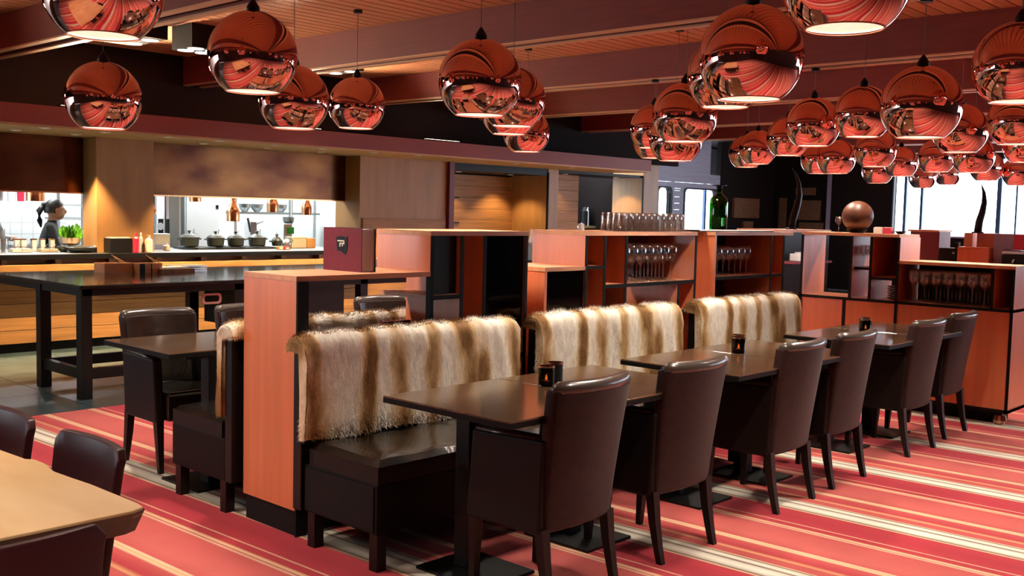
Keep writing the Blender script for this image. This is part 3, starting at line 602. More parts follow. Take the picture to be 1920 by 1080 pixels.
for i in range(11):
    for j in range(4):
        if tm is None:
            tm = mk('tumbler', G().lathe([(0.001, 0.118), (0.026, 0.118), (0.030, 0.10), (0.033, 0.0), (0.030, 0.0), (0.0275, 0.098), (0.001, 0.11)], 14, caps=False), 'tumbler_glass', smooth=True); o = tm
        else: o = tm.copy(); COL.objects.link(o)
        o.location = (5.17+i*0.0675+j*0.034, YF+0.04+j*0.070, ZH+0.0005); tag(o, 'clear tumbler upturned in the block of glasses on the shelf top', 'glass', 'upturned tumblers')
# tray and green bottle, white candle
ty = thing('serving_tray', 'flat dark tray under the green bottle on the shelf top', 'tray', (6.62, 4.05, ZH))
mk('base', G().box(-0.52, -0.15, 0.0005, 0.52, 0.15, 0.008), 'black', parent=ty); mk('lip', G().box(-0.52, -0.15, 0.008, 0.52, -0.145, 0.014), 'copper_rim', parent=ty)
q = PY(1346, 430, 4.08)
bt = thing('glass_bottle', 'green glass apothecary bottle with a flat dark stopper', 'bottle', (q.x, 4.08, ZH+0.0085))
mk('body', G().lathe([(0.001, 0.0), (0.062, 0.0), (0.066, 0.01), (0.066, 0.205), (0.06, 0.235), (0.03, 0.26), (0.021, 0.27), (0.021, 0.305), (0.018, 0.305), (0.018, 0.27), (0.056, 0.23), (0.062, 0.20), (0.062, 0.012), (0.001, 0.006)], 28, caps=False), 'green_glass', parent=bt, smooth=True)
mk('stopper', G().lathe([(0.017, 0.27), (0.018, 0.31), (0.024, 0.315), (0.024, 0.325)], 16).lathe([(0.055, 0.325), (0.055, 0.331)], 16), 'black', parent=bt)
mk('label_patch', G().box(-0.045, -0.062, 0.03, -0.005, -0.055, 0.09), 'green_label', parent=bt)
q = PY(1090, 430, 4.1); c_ = mk('pillar_candle', G().lathe([(0.02, 0), (0.02, 0.042), (0.004, 0.044), (0.003, 0.05)], 14), 'white', loc=(q.x, 4.1, ZH)); tag(c_, 'tiny white candle on the shelf top beside the tumblers', 'candle'); mk('wick', G().tube([(0, 0, 0.048), (0.001, 0, 0.056)], 0.001, 5), 'black', parent=c_)
# wooden ball on the end unit
q = PX(1608, 408, XW+0.16)
t = thing('wooden_globe', 'large dark wooden ball in a small dish on the end shelf', 'ornament', (XW+0.16, q.y, ZH)); mk('ball', G().sphere((0, 0, 0.138), 0.125, 32, 20), 'wood_ball', parent=t, smooth=True)
mk('dish', G().lathe([(0.05, 0), (0.06, 0.003), (0.085, 0.028), (0.08, 0.028), (0.055, 0.01), (0.001, 0.008)], 24, caps=False), 'dark_wood_leg', parent=t)
q = PX(1572, 434, XW+0.1); t = thing('wine_glass_pair', 'pale pink stemmed glass next to the wooden ball', 'wine glass', (XW+0.1, q.y, ZH)); mk('bowl', G().lathe([(0.03, 0.0), (0.004, 0.01), (0.004, 0.06), (0.03, 0.09), (0.028, 0.13), (0.026, 0.13), (0.002, 0.07)], 16, caps=False), 'clear_glass', parent=t, smooth=True); mk('foot', G().lathe([(0.032, 0), (0.032, 0.003)], 14), 'clear_glass', parent=t)
t.name = 'stemmed_glass'
q = PX(1657, 436, XW+0.15)
for k, (mt, lab, w_) in enumerate((('cream', 'small cream card box beside the red one on the end shelf', 0.075), ('crimson', 'small crimson card box on the end shelf', 0.065))):
    b_ = mk('card_box', G().box(-0.03, -w_/2, 0, 0.03, w_/2, 0.05), mt, loc=(XW+0.15, q.y+(0.036 if k == 0 else -0.036), ZH), bevel=0.002); tag(b_, lab, 'box'); mk('card', G().box(-0.02, -w_*0.4, 0.05, 0.0, w_*0.4, 0.054), 'paper', parent=b_)
q = PX(1700, 436, XW+0.2); t = thing('tasting_bowl', 'small dark bowl with yellow filling at the step of the end shelf', 'bowl', (XW+0.22, q.y+0.06, ZH)); mk('bowl', G().lathe([(0.02, 0), (0.05, 0.025), (0.045, 0.025), (0.001, 0.008)], 18, caps=False), 'dark_wood_leg', parent=t); mk('filling', G().lathe([(0.042, 0.02), (0.001, 0.028)], 14), 'oak', parent=t)
t = thing('dish_stack', 'small stack of patterned dishes in the lower cell of the end shelf', 'dish', (XW+0.2, 2.41+wy(1660), 0.87))
for k in range(6): mk('dish', G().lathe([(0.04, k*0.018), (0.065, k*0.018+0.012), (0.065, k*0.018+0.016), (0.04, k*0.018+0.006)], 18), 'steel_dark', parent=t)
# horn shaped lamps
def horn(name, base, pts, rad, lab):
    t = thing(name, lab, 'sculpture', base); mk('horn', G().tube(pts, rad, 12), 'black', parent=t, smooth=True); mk('foot', G().lathe([(0.06, 0), (0.06, 0.012), (0.03, 0.02)], 20), 'black', parent=t); return t
horn('horn_sculpture', (9.45, 4.97, ZH), [(0, 0, 0.015), (0.01, -0.005, 0.1), (0.05, -0.02, 0.22), (0.075, -0.03, 0.34), (0.06, -0.025, 0.46), (0.02, -0.01, 0.55), (-0.03, 0.01, 0.61)], [0.035, 0.036, 0.034, 0.028, 0.02, 0.012, 0.003], 'tall slender black horn sculpture curving against the dark wall')
q = PX(1833, 440, 11.2)
horn('horn_sculpture', (11.2, q.y, ZH), [(0, 0, 0.01), (0, -0.01, 0.12), (0, -0.035, 0.22), (0, -0.05, 0.32), (0, -0.04, 0.42), (0, -0.01, 0.51)], [0.04, 0.038, 0.034, 0.028, 0.018, 0.003], 'tall slender black horn sculpture curving in front of the bright window')
# menu book
a, b, c = PZ(607, 505, ZL), PZ(677, 511, ZL), PZ(697, 509, ZL)
ang = math.atan2((b-a).y, (b-a).x); wcov = (b-a).length; hb = PY(607, 429, a.y).z-ZL
t = thing('menu_book', 'large burgundy book with a dark shield emblem, standing on the orange shelf', 'book', (a.x, a.y, ZL), ang)
hb = 0.213
mk('front_cover', G().box(0, 0, 0, wcov, 0.004, hb), 'book_cover', parent=t); mk('pages', G().box(0.006, 0.004, 0.004, wcov-0.006, 0.088, hb-0.004), 'paper', parent=t); mk('back_cover', G().box(0, 0.088, 0, wcov, 0.093, hb), 'black', parent=t); mk('spine', G().box(-0.003, 0, 0, 0.0, 0.093, hb), 'book_cover', parent=t)
ex_, ez = wcov*0.48, hb*0.60
emb = mk('emblem', G().prism([(-0.042, 0.042), (-0.03, 0.034), (-0.022, 0.044), (0.02, 0.044), (0.034, 0.036), (0.045, 0.044), (0.045, -0.022), (0.026, -0.045), (0.0, -0.03), (-0.03, -0.028)], 0, 0.002), 'black', parent=t, loc=(ex_, 0.0, ez)); emb.rotation_euler = (PI/2, 0, 0)
for x0_, z0_, x1_, z1_ in ((-0.028, 0.018, 0.024, 0.024), (-0.012, -0.008, -0.006, 0.012), (0.006, -0.006, 0.012, 0.012), (0.018, 0.004, 0.024, 0.024), (-0.006, 0.006, 0.018, 0.012)):
    mk('emblem_mark', G().box(x0_, z0_, 0.002, x1_, z1_, 0.0035), 'gold', parent=emb)
q = PZ(708, 494, 0.876); t = thing('paper_stack', 'white papers on the worktable behind the burgundy book', 'paper', (q.x, q.y, 0.876))
for k in range(2): mk('sheets', G().box(-0.14, -0.1+0.01*k, 0.03*k, 0.14, 0.1+0.01*k, 0.03*k+0.028), 'white', parent=t)

# ------------------------------------------------------------------ benches with fur throws
def bench(name, label, group=None):
    t = thing(name, label, 'bench', (0, 0, 0), 0, group)   # origin: left end, seat front at y=0, back towards +y
    L = 1.36
    mk('seat_base', G().box(0.0, 0.0, 0.16, L, 0.50, 0.37), 'bench_black', parent=t, bevel=0.004)
    def seat(u, v):
        x = 0.0+u*L; y = -0.005+v*0.475
        e = min(u*L, (1-u)*L, v*0.475, (1-v)*0.475); z = 0.47-0.025*max(0, 1-e/0.04)**2
        z += 0.006*math.sin(x*9+y*4)*min(1, e/0.1)+0.005*math.sin(x*23-y*17)*min(1, e/0.06)
        return (x, y, z)
    g_ = G().grid(seat, 46, 18); mk('seat_border', G().box(0.003, 0.0, 0.37, L-0.003, 0.468, 0.444), 'leather_side', parent=t)
    mk('seat_cushion', g_, 'leather', parent=t, smooth=False)
    mk('backrest', G().box(-0.02, 0.50, 0.16, L+0.0, 0.56, 0.915), 'black', parent=t, bevel=0.004)
    for x in (0.012, L-0.062):
        for y in (0.012, 0.44): mk('leg', G().box(x, y, 0, x+0.05, y+0.05, 0.16), 'dark_wood_leg', parent=t)
    mk('side_panel', G().box(-0.005, 0.02, 0.17, 0.0, 0.49, 0.36), 'black_matte', parent=t)
    return t
def throw(seed, label):
    rnd = random.Random(seed); t = thing('fur_throw', label, 'throw', (0, 0, 0))
    L = 1.37
    prof = [(0.455, 0.478), (0.452, 0.56), (0.45, 0.66), (0.45, 0.76), (0.452, 0.84), (0.462, 0.905), (0.49, 0.94), (0.53, 0.948), (0.57, 0.94), (0.59, 0.91), (0.592, 0.89), (0.59, 0.87), (0.566, 0.87), (0.566, 0.90), (0.53, 0.921), (0.496, 0.90), (0.49, 0.84), (0.49, 0.66), (0.49, 0.478)]
    ph = [rnd.uniform(0, 6.28) for _ in range(8)]
    def P(u, k):
        x = u*L; y, z = prof[k]
        wv = 0.006*math.sin(x*21+ph[0])+0.005*math.sin(x*37+z*9+ph[1])+0.004*math.sin(x*63+z*31+ph[2])
        if k < 6: y += -abs(wv)*0.9+wv*0.3; z += 0.008*math.sin(x*13+ph[3]) if k == 0 else 0
        elif k < 10: z += wv*0.6
        end = max(0, 1-u*L/0.05, 1-(1-u)*L/0.05)
        if 4 <= k <= 9: z -= 0.018*end*end
        x += (u-0.5)*0.01*math.sin(z*17+ph[4])
        return Vector((x, y, z))
    n, npf = 110, len(prof)
    g_ = G().grid(lambda u, v: P(u, min(npf-1, int(round(v*npf)) % npf)), n, npf, cv=True)
    for e_, dx_ in ((0.0, -0.004), (1.0, 0.004)):
        cap = [P(e_, k) for k in range(10)]; inn = [P(e_, k)+Vector((0, 0.04, -0.02 if k else 0)) for k in range(7)]
        cap = [Vector((p.x+dx_, p.y, p.z)) for p in cap]; xx = cap[0].x
        cap += [Vector((xx, 0.565, 0.87)), Vector((xx, 0.50, 0.86)), Vector((xx, 0.492, 0.70)), Vector((xx, 0.49, 0.478))]
        g_.add(cap, [tuple(range(len(cap)))])
    mk('throw_cloth', g_, 'fur', parent=t, smooth=True)
    # pile: short leaning blades
    h = G(); cen = Vector((0, 0.53, 0.7))
    for _ in range(15000):
        u = rnd.random(); k = rnd.choices(range(11), weights=[8, 10, 10, 8, 6, 4, 4, 4, 3, 7, 8])[0]; fr_ = rnd.random()
        a_, b_2 = P(u, k), P(u, k+1); p = a_.lerp(b_2, fr_)
        tan = (b_2-a_).normalized(); nrm = Vector((0, tan.z*-1, tan.y)) if True else None
        if k < 5: nrm = Vector((0, -1, 0.1))
        elif k < 8: nrm = Vector((0, -0.2+0.15*(k-5), 1))
        else: nrm = Vector((0, 1, 0.2))
        d_ = (nrm.normalized()*rnd.uniform(0.25, 0.7) + Vector((rnd.uniform(-0.6, 0.6), 0, -0.9 if k < 6 or k > 8 else rnd.uniform(-0.3, 0.1)))).normalized()
        ln = rnd.uniform(0.010, 0.024); s_ = Vector((d_.z, 0, -d_.x)); s_ = s_.normalized()*0.0013 if s_.length > 0.01 else Vector((0.0013, 0, 0))
        h.add([p-s_, p+s_, p+d_*ln], [(0, 1, 2)])
    for e, sx in ((0.0, -1), (1.0, 1)):
        for _ in range(1400):
            k = rnd.choice(range(11)); a_, b_2 = P(e, k), P(e, k+1); p = a_.lerp(b_2, rnd.random())
            p = p.lerp(Vector((p.x, 0.50, p.z)), rnd.random()*0.9); d_ = Vector((sx*rnd.uniform(0.2, 0.8), rnd.uniform(-0.4, 0.3), -0.7)).normalized(); s_ = Vector((0, 0.0013, 0))
            h.add([p-s_, p+s_, p+d_*rnd.uniform(0.012, 0.025)], [(0, 1, 2)])
    mk('fur_pile', h, 'fur', parent=t, kind='stuff', recalc=False)
    return t
bx = (2.67, 4.215, 5.80)
bl = ['black bench with a brown leather seat against the orange end panel unit', 'black leather bench in front of the wine glass shelves', 'black leather bench beside the end unit']
fl = ['striped brown and cream fur throw over the bench by the orange end panel', 'striped cream fur throw over the bench in front of the wine glasses', 'pale striped fur throw over the bench next to the end unit']
fb = ['fur throw on the far side bench behind the orange end panel', 'fur throw on the far side bench behind the wine glass shelves']
b0 = None
for i in range(3):
    if b0 is None: b0 = bench('upholstered_bench', bl[0]); o = b0
    else: o = dup(b0, label=bl[i])
    o.location = (bx[i], 3.20, 0)
    f_ = throw(10+i, fl[i]); f_.location = (bx[i]-0.03, 3.20, 0.0)
    if i < 2:
        o = dup(b0, loc=(bx[i]+1.36, 4.85, 0), rz=PI, label=['black leather bench on the kitchen side behind the orange end panel', 'black leather bench on the kitchen side behind the wine glass shelves'][i])
        f2 = dup(f_, loc=(bx[i]+1.36, 4.85, 0), rz=PI, label=fb[i])

# ------------------------------------------------------------------ dining tables and candles
def table_proto():
    t = thing('dining_table', '', 'table')
    mk('table_top', G().box(-0.335, -0.35, 0.722, 0.335, 0.35, 0.75), 'table_veneer', parent=t, bevel=0.002)
    mk('edge_band', G().box(-0.3355, -0.3505, 0.722, 0.3355, 0.3505, 0.744), 'black_edge', parent=t)
    mk('column', G().box(-0.04, 0.15, 0.012, 0.04, 0.23, 0.70), 'black', parent=t, bevel=0.004); mk('base_plate', G().box(-0.16, -0.05, 0.0, 0.16, 0.33, 0.012), 'black', parent=t); mk('top_bracket', G().box(-0.2, -0.05, 0.70, 0.2, 0.28, 0.722), 'black', parent=t)
    return t
tb = None
tl = ['at the bench by the orange end panel', 'at the bench before the wine glasses', 'at the bench by the end unit']
for i, x in enumerate((2.665, 4.29, 6.09)):
    for k in range(2):
        lab = 'dark square table %s, half nearer the %s' % (tl[i], (('panel', 'middle tables'), ('end panel', 'end unit'), ('middle tables', 'end unit'))[i][k])
        o = tb if tb else None
        if tb is None: tb = table_proto(); o = tb
        else: o = dup(tb)
        o.location = (x+0.335+k*0.674, 2.815+0.03*i, 0); o['label'] = lab; o['group'] = 'dark dining tables'
for i, x in enumerate((2.59, 4.3)):
    for k in range(2):
        o = dup(tb, loc=(x+0.335+k*0.674, 5.09, 0), rz=PI, label='dark table on the kitchen side of the partition, %s' % (('behind the orange end panel', 'next along behind the low shelf'), ('behind the wine glass shelves', 'last before the end of the partition'))[i][k], group='dark tables on the kitchen side')
def candle(lit):
    t = thing('tealight_holder', '', 'candle holder')
    mk('glass', G().lathe([(0.001, 0.0), (0.034, 0.0), (0.036, 0.004), (0.036, 0.082), (0.0335, 0.082), (0.0335, 0.008), (0.001, 0.006)], 24, caps=False), 'amber_glass' if lit else 'black', parent=t, smooth=False)
    mk('rim', G().lathe([(0.0325, 0.081), (0.037, 0.081), (0.037, 0.087), (0.0325, 0.087), (0.0325, 0.081)], 24, caps=False), 'copper_rim', parent=t)
    mk('tealight', G().lathe([(0.02, 0.008), (0.02, 0.022)], 16), 'wax', parent=t)
    if lit: mk('flame', G().lathe([(0.001, 0.024), (0.006, 0.03), (0.004, 0.04), (0.0005, 0.05)], 10), 'flame', parent=t)
    return t
cA, cB = candle(True), candle(False)
cl = ['on the table by the orange end panel', 'on the table in front of the wine glass shelves', 'on the table next to the end unit']
for i, (p1, p2) in enumerate((((3.36, 2.90), (3.475, 2.95)), ((5.02, 2.93), (5.13, 3.0)), ((6.66, 2.93), (6.80, 3.0)))):
    a = cA if i == 0 else dup(cA); b = cB if i == 0 else dup(cB)
    a.location = (*p1, 0.7505); a['label'] = 'lit amber tealight holder '+cl[i]; b.location = (*p2, 0.7505); b['label'] = 'black tealight holder, copper rim, '+cl[i]
for i, p in enumerate(((3.42, 4.95), (5.0, 5.0))): dup(cB, loc=(*p, 0.7505), label=['black tealight holder on the kitchen side table behind the end panel', 'black tealight holder on the kitchen side table behind the wine glasses'][i])

# ------------------------------------------------------------------ chairs
def armchair():
    t = thing('dining_armchair', '', 'chair')
    W = 0.235
    def back(off):
        def fn(u, v):
            s = 2*u-1; z = 0.29+v*0.56; wd = 0.205+0.03*v
            y = -0.205-0.055*v-0.012*v*v - 0.058*(1-s*s)*(0.35+0.65*v)+0.012
            zz_ = z+ (0.018*s*s*s*s if v > 0.98 else 0)*0
            return (s*wd, y+off, zz_)
        return fn
    g_ = G(); nu, nv = 15, 12; f0, f1 = back(-0.028), back(0.030)
    vs_ = []
    for (fn) in (f0, f1):
        for i in range(nu):
            for j in range(nv): vs_.append(fn(i/(nu-1), j/(nv-1)))
    N_ = nu*nv; fs = []
    for i in range(nu-1):
        for j in range(nv-1):
            a = i*nv+j; fs.append((a, a+nv, a+nv+1, a+1)); b = a+N_; fs.append((b, b+1, b+nv+1, b+nv))
    for j in range(nv-1):
        fs.append((j, j+1, N_+j+1, N_+j)); e = (nu-1)*nv+j; fs.append((e, N_+e, N_+e+1, e+1))
    for i in range(nu-1):
        a = i*nv; fs.append((a, N_+a, N_+a+nv, a+nv)); e = i*nv+nv-1; fs.append((e, e+nv, N_+e+nv, N_+e))
    g_.add(vs_, fs)
    o = mk('backrest', g_, 'chair_back', parent=t, smooth=True, bevel=0.012, seg=3)
    # padded roll along the top
    pts = [Vector(back(0.0)(i/14, 1.0))+Vector((0, 0, 0.002)) for i in range(15)]; pts = [pts[0]+Vector((0.012, 0.004, -0.012))]+pts[1:-1]+[pts[-1]+Vector((-0.012, 0.004, -0.012))]
    mk('top_roll', G().tube(pts, [0.020]+[0.029]*13+[0.020], 12), 'leather_highlight', parent=t, smooth=True)
    # inner pad
    g2 = G().grid(lambda u, v: tuple(Vector(back(0.036+0.012*math.sin(PI*u)*math.sin(PI*v))(0.04+0.92*u, 0.28+0.70*v))), 14, 10)
    mk('back_pad', g2, 'leather', parent=t, smooth=True)
    mk('seat', G().box(-0.175, -0.20, 0.29, 0.175, 0.19, 0.455), 'leather', parent=t, bevel=0.022, seg=3)
    for s in (-1, 1):
        mk('arm', G().hexa([(s*0.232, -0.215, 0.285), (s*0.178, -0.215, 0.285), (s*0.178, 0.17, 0.285), (s*0.232, 0.17, 0.285)], [(s*0.235, -0.235, 0.655), (s*0.180, -0.235, 0.655), (s*0.180, 0.14, 0.645), (s*0.235, 0.14, 0.645)]), 'leather_side', parent=t, bevel=0.014, seg=3); mk('arm_pad', G().tube([(s*0.208, -0.2, 0.648), (s*0.208, 0.0, 0.645), (s*0.208, 0.125, 0.639)], 0.0215, 10), 'leather_highlight', parent=t, smooth=True)
        mk('leg', G().hexa([(s*0.196-0.013, 0.138, 0), (s*0.196+0.013, 0.138, 0), (s*0.196+0.013, 0.164, 0), (s*0.196-0.013, 0.164, 0)], [(s*0.203-0.022, 0.115, 0.30), (s*0.203+0.022, 0.115, 0.30), (s*0.203+0.022, 0.16, 0.30), (s*0.203-0.022, 0.16, 0.30)]), 'dark_wood_leg', parent=t)
        lg = G(); secs = [(0.0, -0.262, 0.014), (0.08, -0.242, 0.016), (0.18, -0.222, 0.019), (0.31, -0.205, 0.022)]
        for (za, ya, wa), (zb_, yb, wb) in zip(secs, secs[1:]):
            xx = s*0.203; lg.hexa([(xx-wa, ya-wa, za), (xx+wa, ya-wa, za), (xx+wa, ya+wa, za), (xx-wa, ya+wa, za)], [(xx-wb, yb-wb, zb_), (xx+wb, yb-wb, zb_), (xx+wb, yb+wb, zb_), (xx-wb, yb+wb, zb_)])
        mk('leg', lg, 'dark_wood_leg', parent=t)
    return t
ch0 = armchair()
cpos = [(3.08, 2.70), (3.845, 2.72), (4.90, 2.755), (5.58, 2.775), (6.69, 2.79), (7.42, 2.835)]
clab = ['dark leather armchair facing the fur bench by the orange end panel, nearer the panel', 'dark leather armchair facing the fur bench by the orange end panel, nearer the middle table', 'dark leather armchair at the middle table, nearer the end panel', 'dark leather armchair at the middle table, nearer the end unit', 'dark leather armchair at the table by the end unit, nearer the middle table', 'dark leather armchair closest to the end unit panel']
for i, (x, y) in enumerate(cpos):
    o = ch0 if i == 0 else dup(ch0)
    o.location = (x, y, 0); o.rotation_euler = (0, 0, (0.02, -0.015, 0.02, 0.0, -0.02, 0.015)[i]); o['label'] = clab[i]; o['group'] = 'armchairs along the table row'
for i, (x, y) in enumerate(((3.02, 5.40), (3.64, 5.40), (4.75, 5.42), (5.35, 5.42))):
    dup(ch0, loc=(x, y, 0), rz=PI+0.02*(i-1), label=['brown leather armchair on the kitchen side, beside the tall black worktable', 'brown leather armchair on the kitchen side, partly behind the orange end panel', 'dark leather armchair on the kitchen side seen through the low shelf', 'dark leather armchair on the kitchen side behind the wine glass shelves'][i], group='armchairs on the kitchen side')
# live-edge table at the left with low burgundy chairs
edge = [PZ(px, py, 0.75) for px, py in ((272, 950), (262, 943), (230, 930), (173, 907), (140, 896), (104, 883), (86, 868), (68, 861), (50, 859.6), (20, 849), (0, 842))]
poly = [(-0.9, 2.35), (0.4, 2.345), (1.19, 2.345)]+[(p.x, p.y) for p in edge]+[(1.22, 3.6), (1.18, 4.0), (1.21, 4.5), (-0.9, 4.5)]
t = thing('live_edge_table', 'pale oak slab table with a wavy natural edge', 'table', (0, 0, 0))
n = len(poly); cxm, cym = 0.2, 3.3
low = [(x+(cxm-x)*0.02, y+(cym-y)*0.012) for x, y in poly]
g_ = G().add([(x, y, 0.692) for x, y in low]+[(x, y, 0.744) for x, y in poly], [(i, (i+1) % n, n+(i+1) % n, n+i) for i in range(n)]+[tuple(range(n-1, -1, -1))])
mk('bark_edge', g_, 'bark_edge', parent=t); ti = [(x+(cxm-x)*0.003, y+(cym-y)*0.003) for x, y in poly]
mk('slab', G().prism(ti, 0.73, 0.75), 'live_oak', parent=t, bevel=0.003)
for x, y in ((-0.6, 2.7), (0.85, 2.75), (-0.6, 4.2), (0.85, 4.2)): mk('leg', G().box(x-0.04, y-0.04, 0, x+0.04, y+0.04, 0.692), 'black', parent=t)
def lowchair():
    t = thing('low_chair', '', 'chair')
    def back(off):
        def fn(u, v):
            s = 2*u-1; z = 0.40+v*0.385; wd = 0.195+0.018*v
            corner = max(0, abs(s)-0.86)/0.14
            return (s*wd, -0.19-0.05*v-0.03*(1-s*s)+off, z-(0.03*corner**2 if v > 0.9 else 0))
        return fn
    g_ = G(); nu, nv = 17, 8; fa, fb_ = back(-0.014), back(0.014); vs_ = [fn(i/(nu-1), j/(nv-1)) for fn in (fa, fb_) for i in range(nu) for j in range(nv)]; N_ = nu*nv; fs = []
    for i in range(nu-1):
        for j in range(nv-1):
            a = i*nv+j; fs.append((a, a+nv, a+nv+1, a+1)); b = a+N_; fs.append((b, b+1, b+nv+1, b+nv))
    for j in range(nv-1): fs.append((j, j+1, N_+j+1, N_+j)); e = (nu-1)*nv+j; fs.append((e, N_+e, N_+e+1, e+1))
    for i in range(nu-1): a = i*nv; fs.append((a, N_+a, N_+a+nv, a+nv)); e = a+nv-1; fs.append((e, e+nv, N_+e+nv, N_+e))
    mk('backrest', g_.add(vs_, fs), 'burgundy_leather', parent=t, smooth=True, bevel=0.007, seg=3)
    mk('seat', G().box(-0.20, -0.2, 0.40, 0.20, 0.2, 0.46), 'burgundy_leather', parent=t, bevel=0.02, seg=3)
    for sx in (-1, 1):
        for sy in (-1, 1): mk('leg', G().hexa([(sx*0.18-0.013, sy*0.18-0.013, 0), (sx*0.18+0.013, sy*0.18-0.013, 0), (sx*0.18+0.013, sy*0.18+0.013, 0), (sx*0.18-0.013, sy*0.18+0.013, 0)], [(sx*0.17-0.02, sy*0.17-0.02, 0.41), (sx*0.17+0.02, sy*0.17-0.02, 0.41), (sx*0.17+0.02, sy*0.17+0.02, 0.41), (sx*0.17-0.02, sy*0.17+0.02, 0.41)]), 'black', parent=t)
    return t
lc = lowchair()
for i, (x, y, rz, lab) in enumerate(((1.15, 3.02, PI/2, 'low burgundy chair tucked into the wavy edge of the slab table, nearer its corner'), (1.13, 3.60, PI/2, 'low burgundy chair tucked into the wavy edge of the slab table, farther from its corner'), (0.84, 2.45, 0, 'low black chair tucked under the straight end of the slab table'))):
    o = lc if i == 0 else dup(lc)
    o.location = (x, y, 0); o.rotation_euler = (0, 0, rz); o['label'] = lab; o['group'] = 'low chairs at the slab table'

# ------------------------------------------------------------------ tall black worktable
t = thing('work_table', 'tall black worktable with a shiny top and stretchers, before the kitchen counter', 'table', (3.42, 7.58, 0))
LX, LY = 4.1, 1.75
mk('table_top', G().box(0, 0, 0.845, LX, LY, 0.872), 'dark_wood_leg', parent=t, bevel=0.003); mk('apron', G().box(0.04, 0.04, 0.79, LX-0.04, 0.06, 0.845), 'black', parent=t); mk('apron', G().box(0.04, 0.06, 0.79, 0.06, LY-0.05, 0.845), 'black', parent=t)
mk('polished_sheet', G().box(0.01, 0.01, 0.872, LX-0.01, LY-0.01, 0.875), 'polished', parent=t) if 'polished' in MATS else None
for x in (0.03, 1.35, 2.7, LX-0.10):
    for y in (0.04, 0.77):
        mk('leg', G().box(x, y, 0, x+0.085, y+0.085, 0.845), 'black', parent=t)
for y in (0.06, 0.79): mk('stretcher', G().box(0.11, y, 0.15, LX-0.1, y+0.05, 0.23), 'black', parent=t)
mk('stretcher', G().box(0.05, 0.12, 0.15, 0.10, 0.78, 0.23), 'black', parent=t)
dr = mk('drawer_box', G().box(1.45, 0.10, 0.46, 2.55, 0.70, 0.80), 'black', parent=t)
q = PY(398, 560, 7.67)
hx = q.x-3.42; hz = q.z
g_ = G(); o_ = rounded(-0.09, 0.09, -0.045, 0.045, 0.03, 3); i_ = rounded(-0.07, 0.07, -0.027, 0.027, 0.02, 3); n = len(o_)
g_.add([(hx+x, 0.092, hz+z) for x, z in o_]+[(hx+x, 0.092, hz+z) for x, z in i_], [(k, (k+1) % n, n+(k+1) % n, n+k) for k in range(n)])
g_.add([(hx+x, 0.10, hz+z) for x, z in o_]+[(hx+x, 0.10, hz+z) for x, z in i_], [(k, (k+1) % n, n+(k+1) % n, n+k) for k in range(n)])
mk('drawer_pull', g_, 'mauve', parent=dr)
for i, (a, b, c, d) in enumerate(((196, 512, 256, 495), (262, 512, 306, 496))):
    q0, q1 = PZ(a, b, 0.875), PZ(c, b-1, 0.875)
    tt = thing('wooden_crate', ['brown wooden tray box with chopsticks on the black worktable', 'brown wooden box with a black divider on the black worktable'][i], 'box', (q0.x, q0.y, 0.873)); wdt = q1.x-q0.x
    for y0_ in (0, 0.19): mk('side', G().box(0, y0_, 0, wdt, y0_+0.012, 0.085), 'crate_wood', parent=tt)
    for x0_ in (0, wdt-0.012): mk('side', G().box(x0_, 0.012, 0, x0_+0.012, 0.19, 0.085), 'crate_wood', parent=tt)
    mk('bottom', G().box(0.012, 0.012, 0, wdt-0.012, 0.19, 0.07), 'white', parent=tt)
    if i: mk('divider', G().box(wdt*0.5, -0.002, 0, wdt*0.55, 0.0, 0.085), 'black', parent=tt); mk('divider', G().box(0.0, -0.002, 0, 0.05, 0.0, 0.085), 'black', parent=tt)
    ck = mk('chopsticks', G().tube([(0.1, 0.05, 0.072), (0.02, 0.12, 0.16)], 0.004, 6).tube([(0.15, 0.05, 0.072), (0.04, 0.14, 0.15)], 0.004, 6), 'oak', loc=(q0.x+0.1, q0.y, 0.873)); tag(ck, 'pale wooden chopsticks leaning in the %s box on the worktable' % ('first' if i == 0 else 'second'), 'chopsticks')
q = PZ(309, 512, 0.875); tt = thing('slate_board', 'low dark serving board with white napkins beside the wooden boxes', 'board', (q.x+0.1, q.y+0.1, 0.873)); mk('board', G().box(-0.12, -0.1, 0, 0.2, 0.12, 0.035), 'brown_panel', parent=tt); mk('napkin', G().box(-0.1, -0.08, 0.035, 0.15, 0.1, 0.05), 'white', parent=tt)
q = PZ(300, 497, 0.90); tt = thing('plate_stack', 'small stack of pale trays behind the wooden boxes on the worktable', 'tray', (q.x, q.y-0.5, 0.873))
for k in range(3): mk('tray', G().box(-0.16, -0.1, k*0.02, 0.16, 0.1, k*0.02+0.012), 'steel', parent=tt)

# ------------------------------------------------------------------ kitchen equipment
CT = 0.9805
def px_w(px, y): return PY(px, 460, y).x
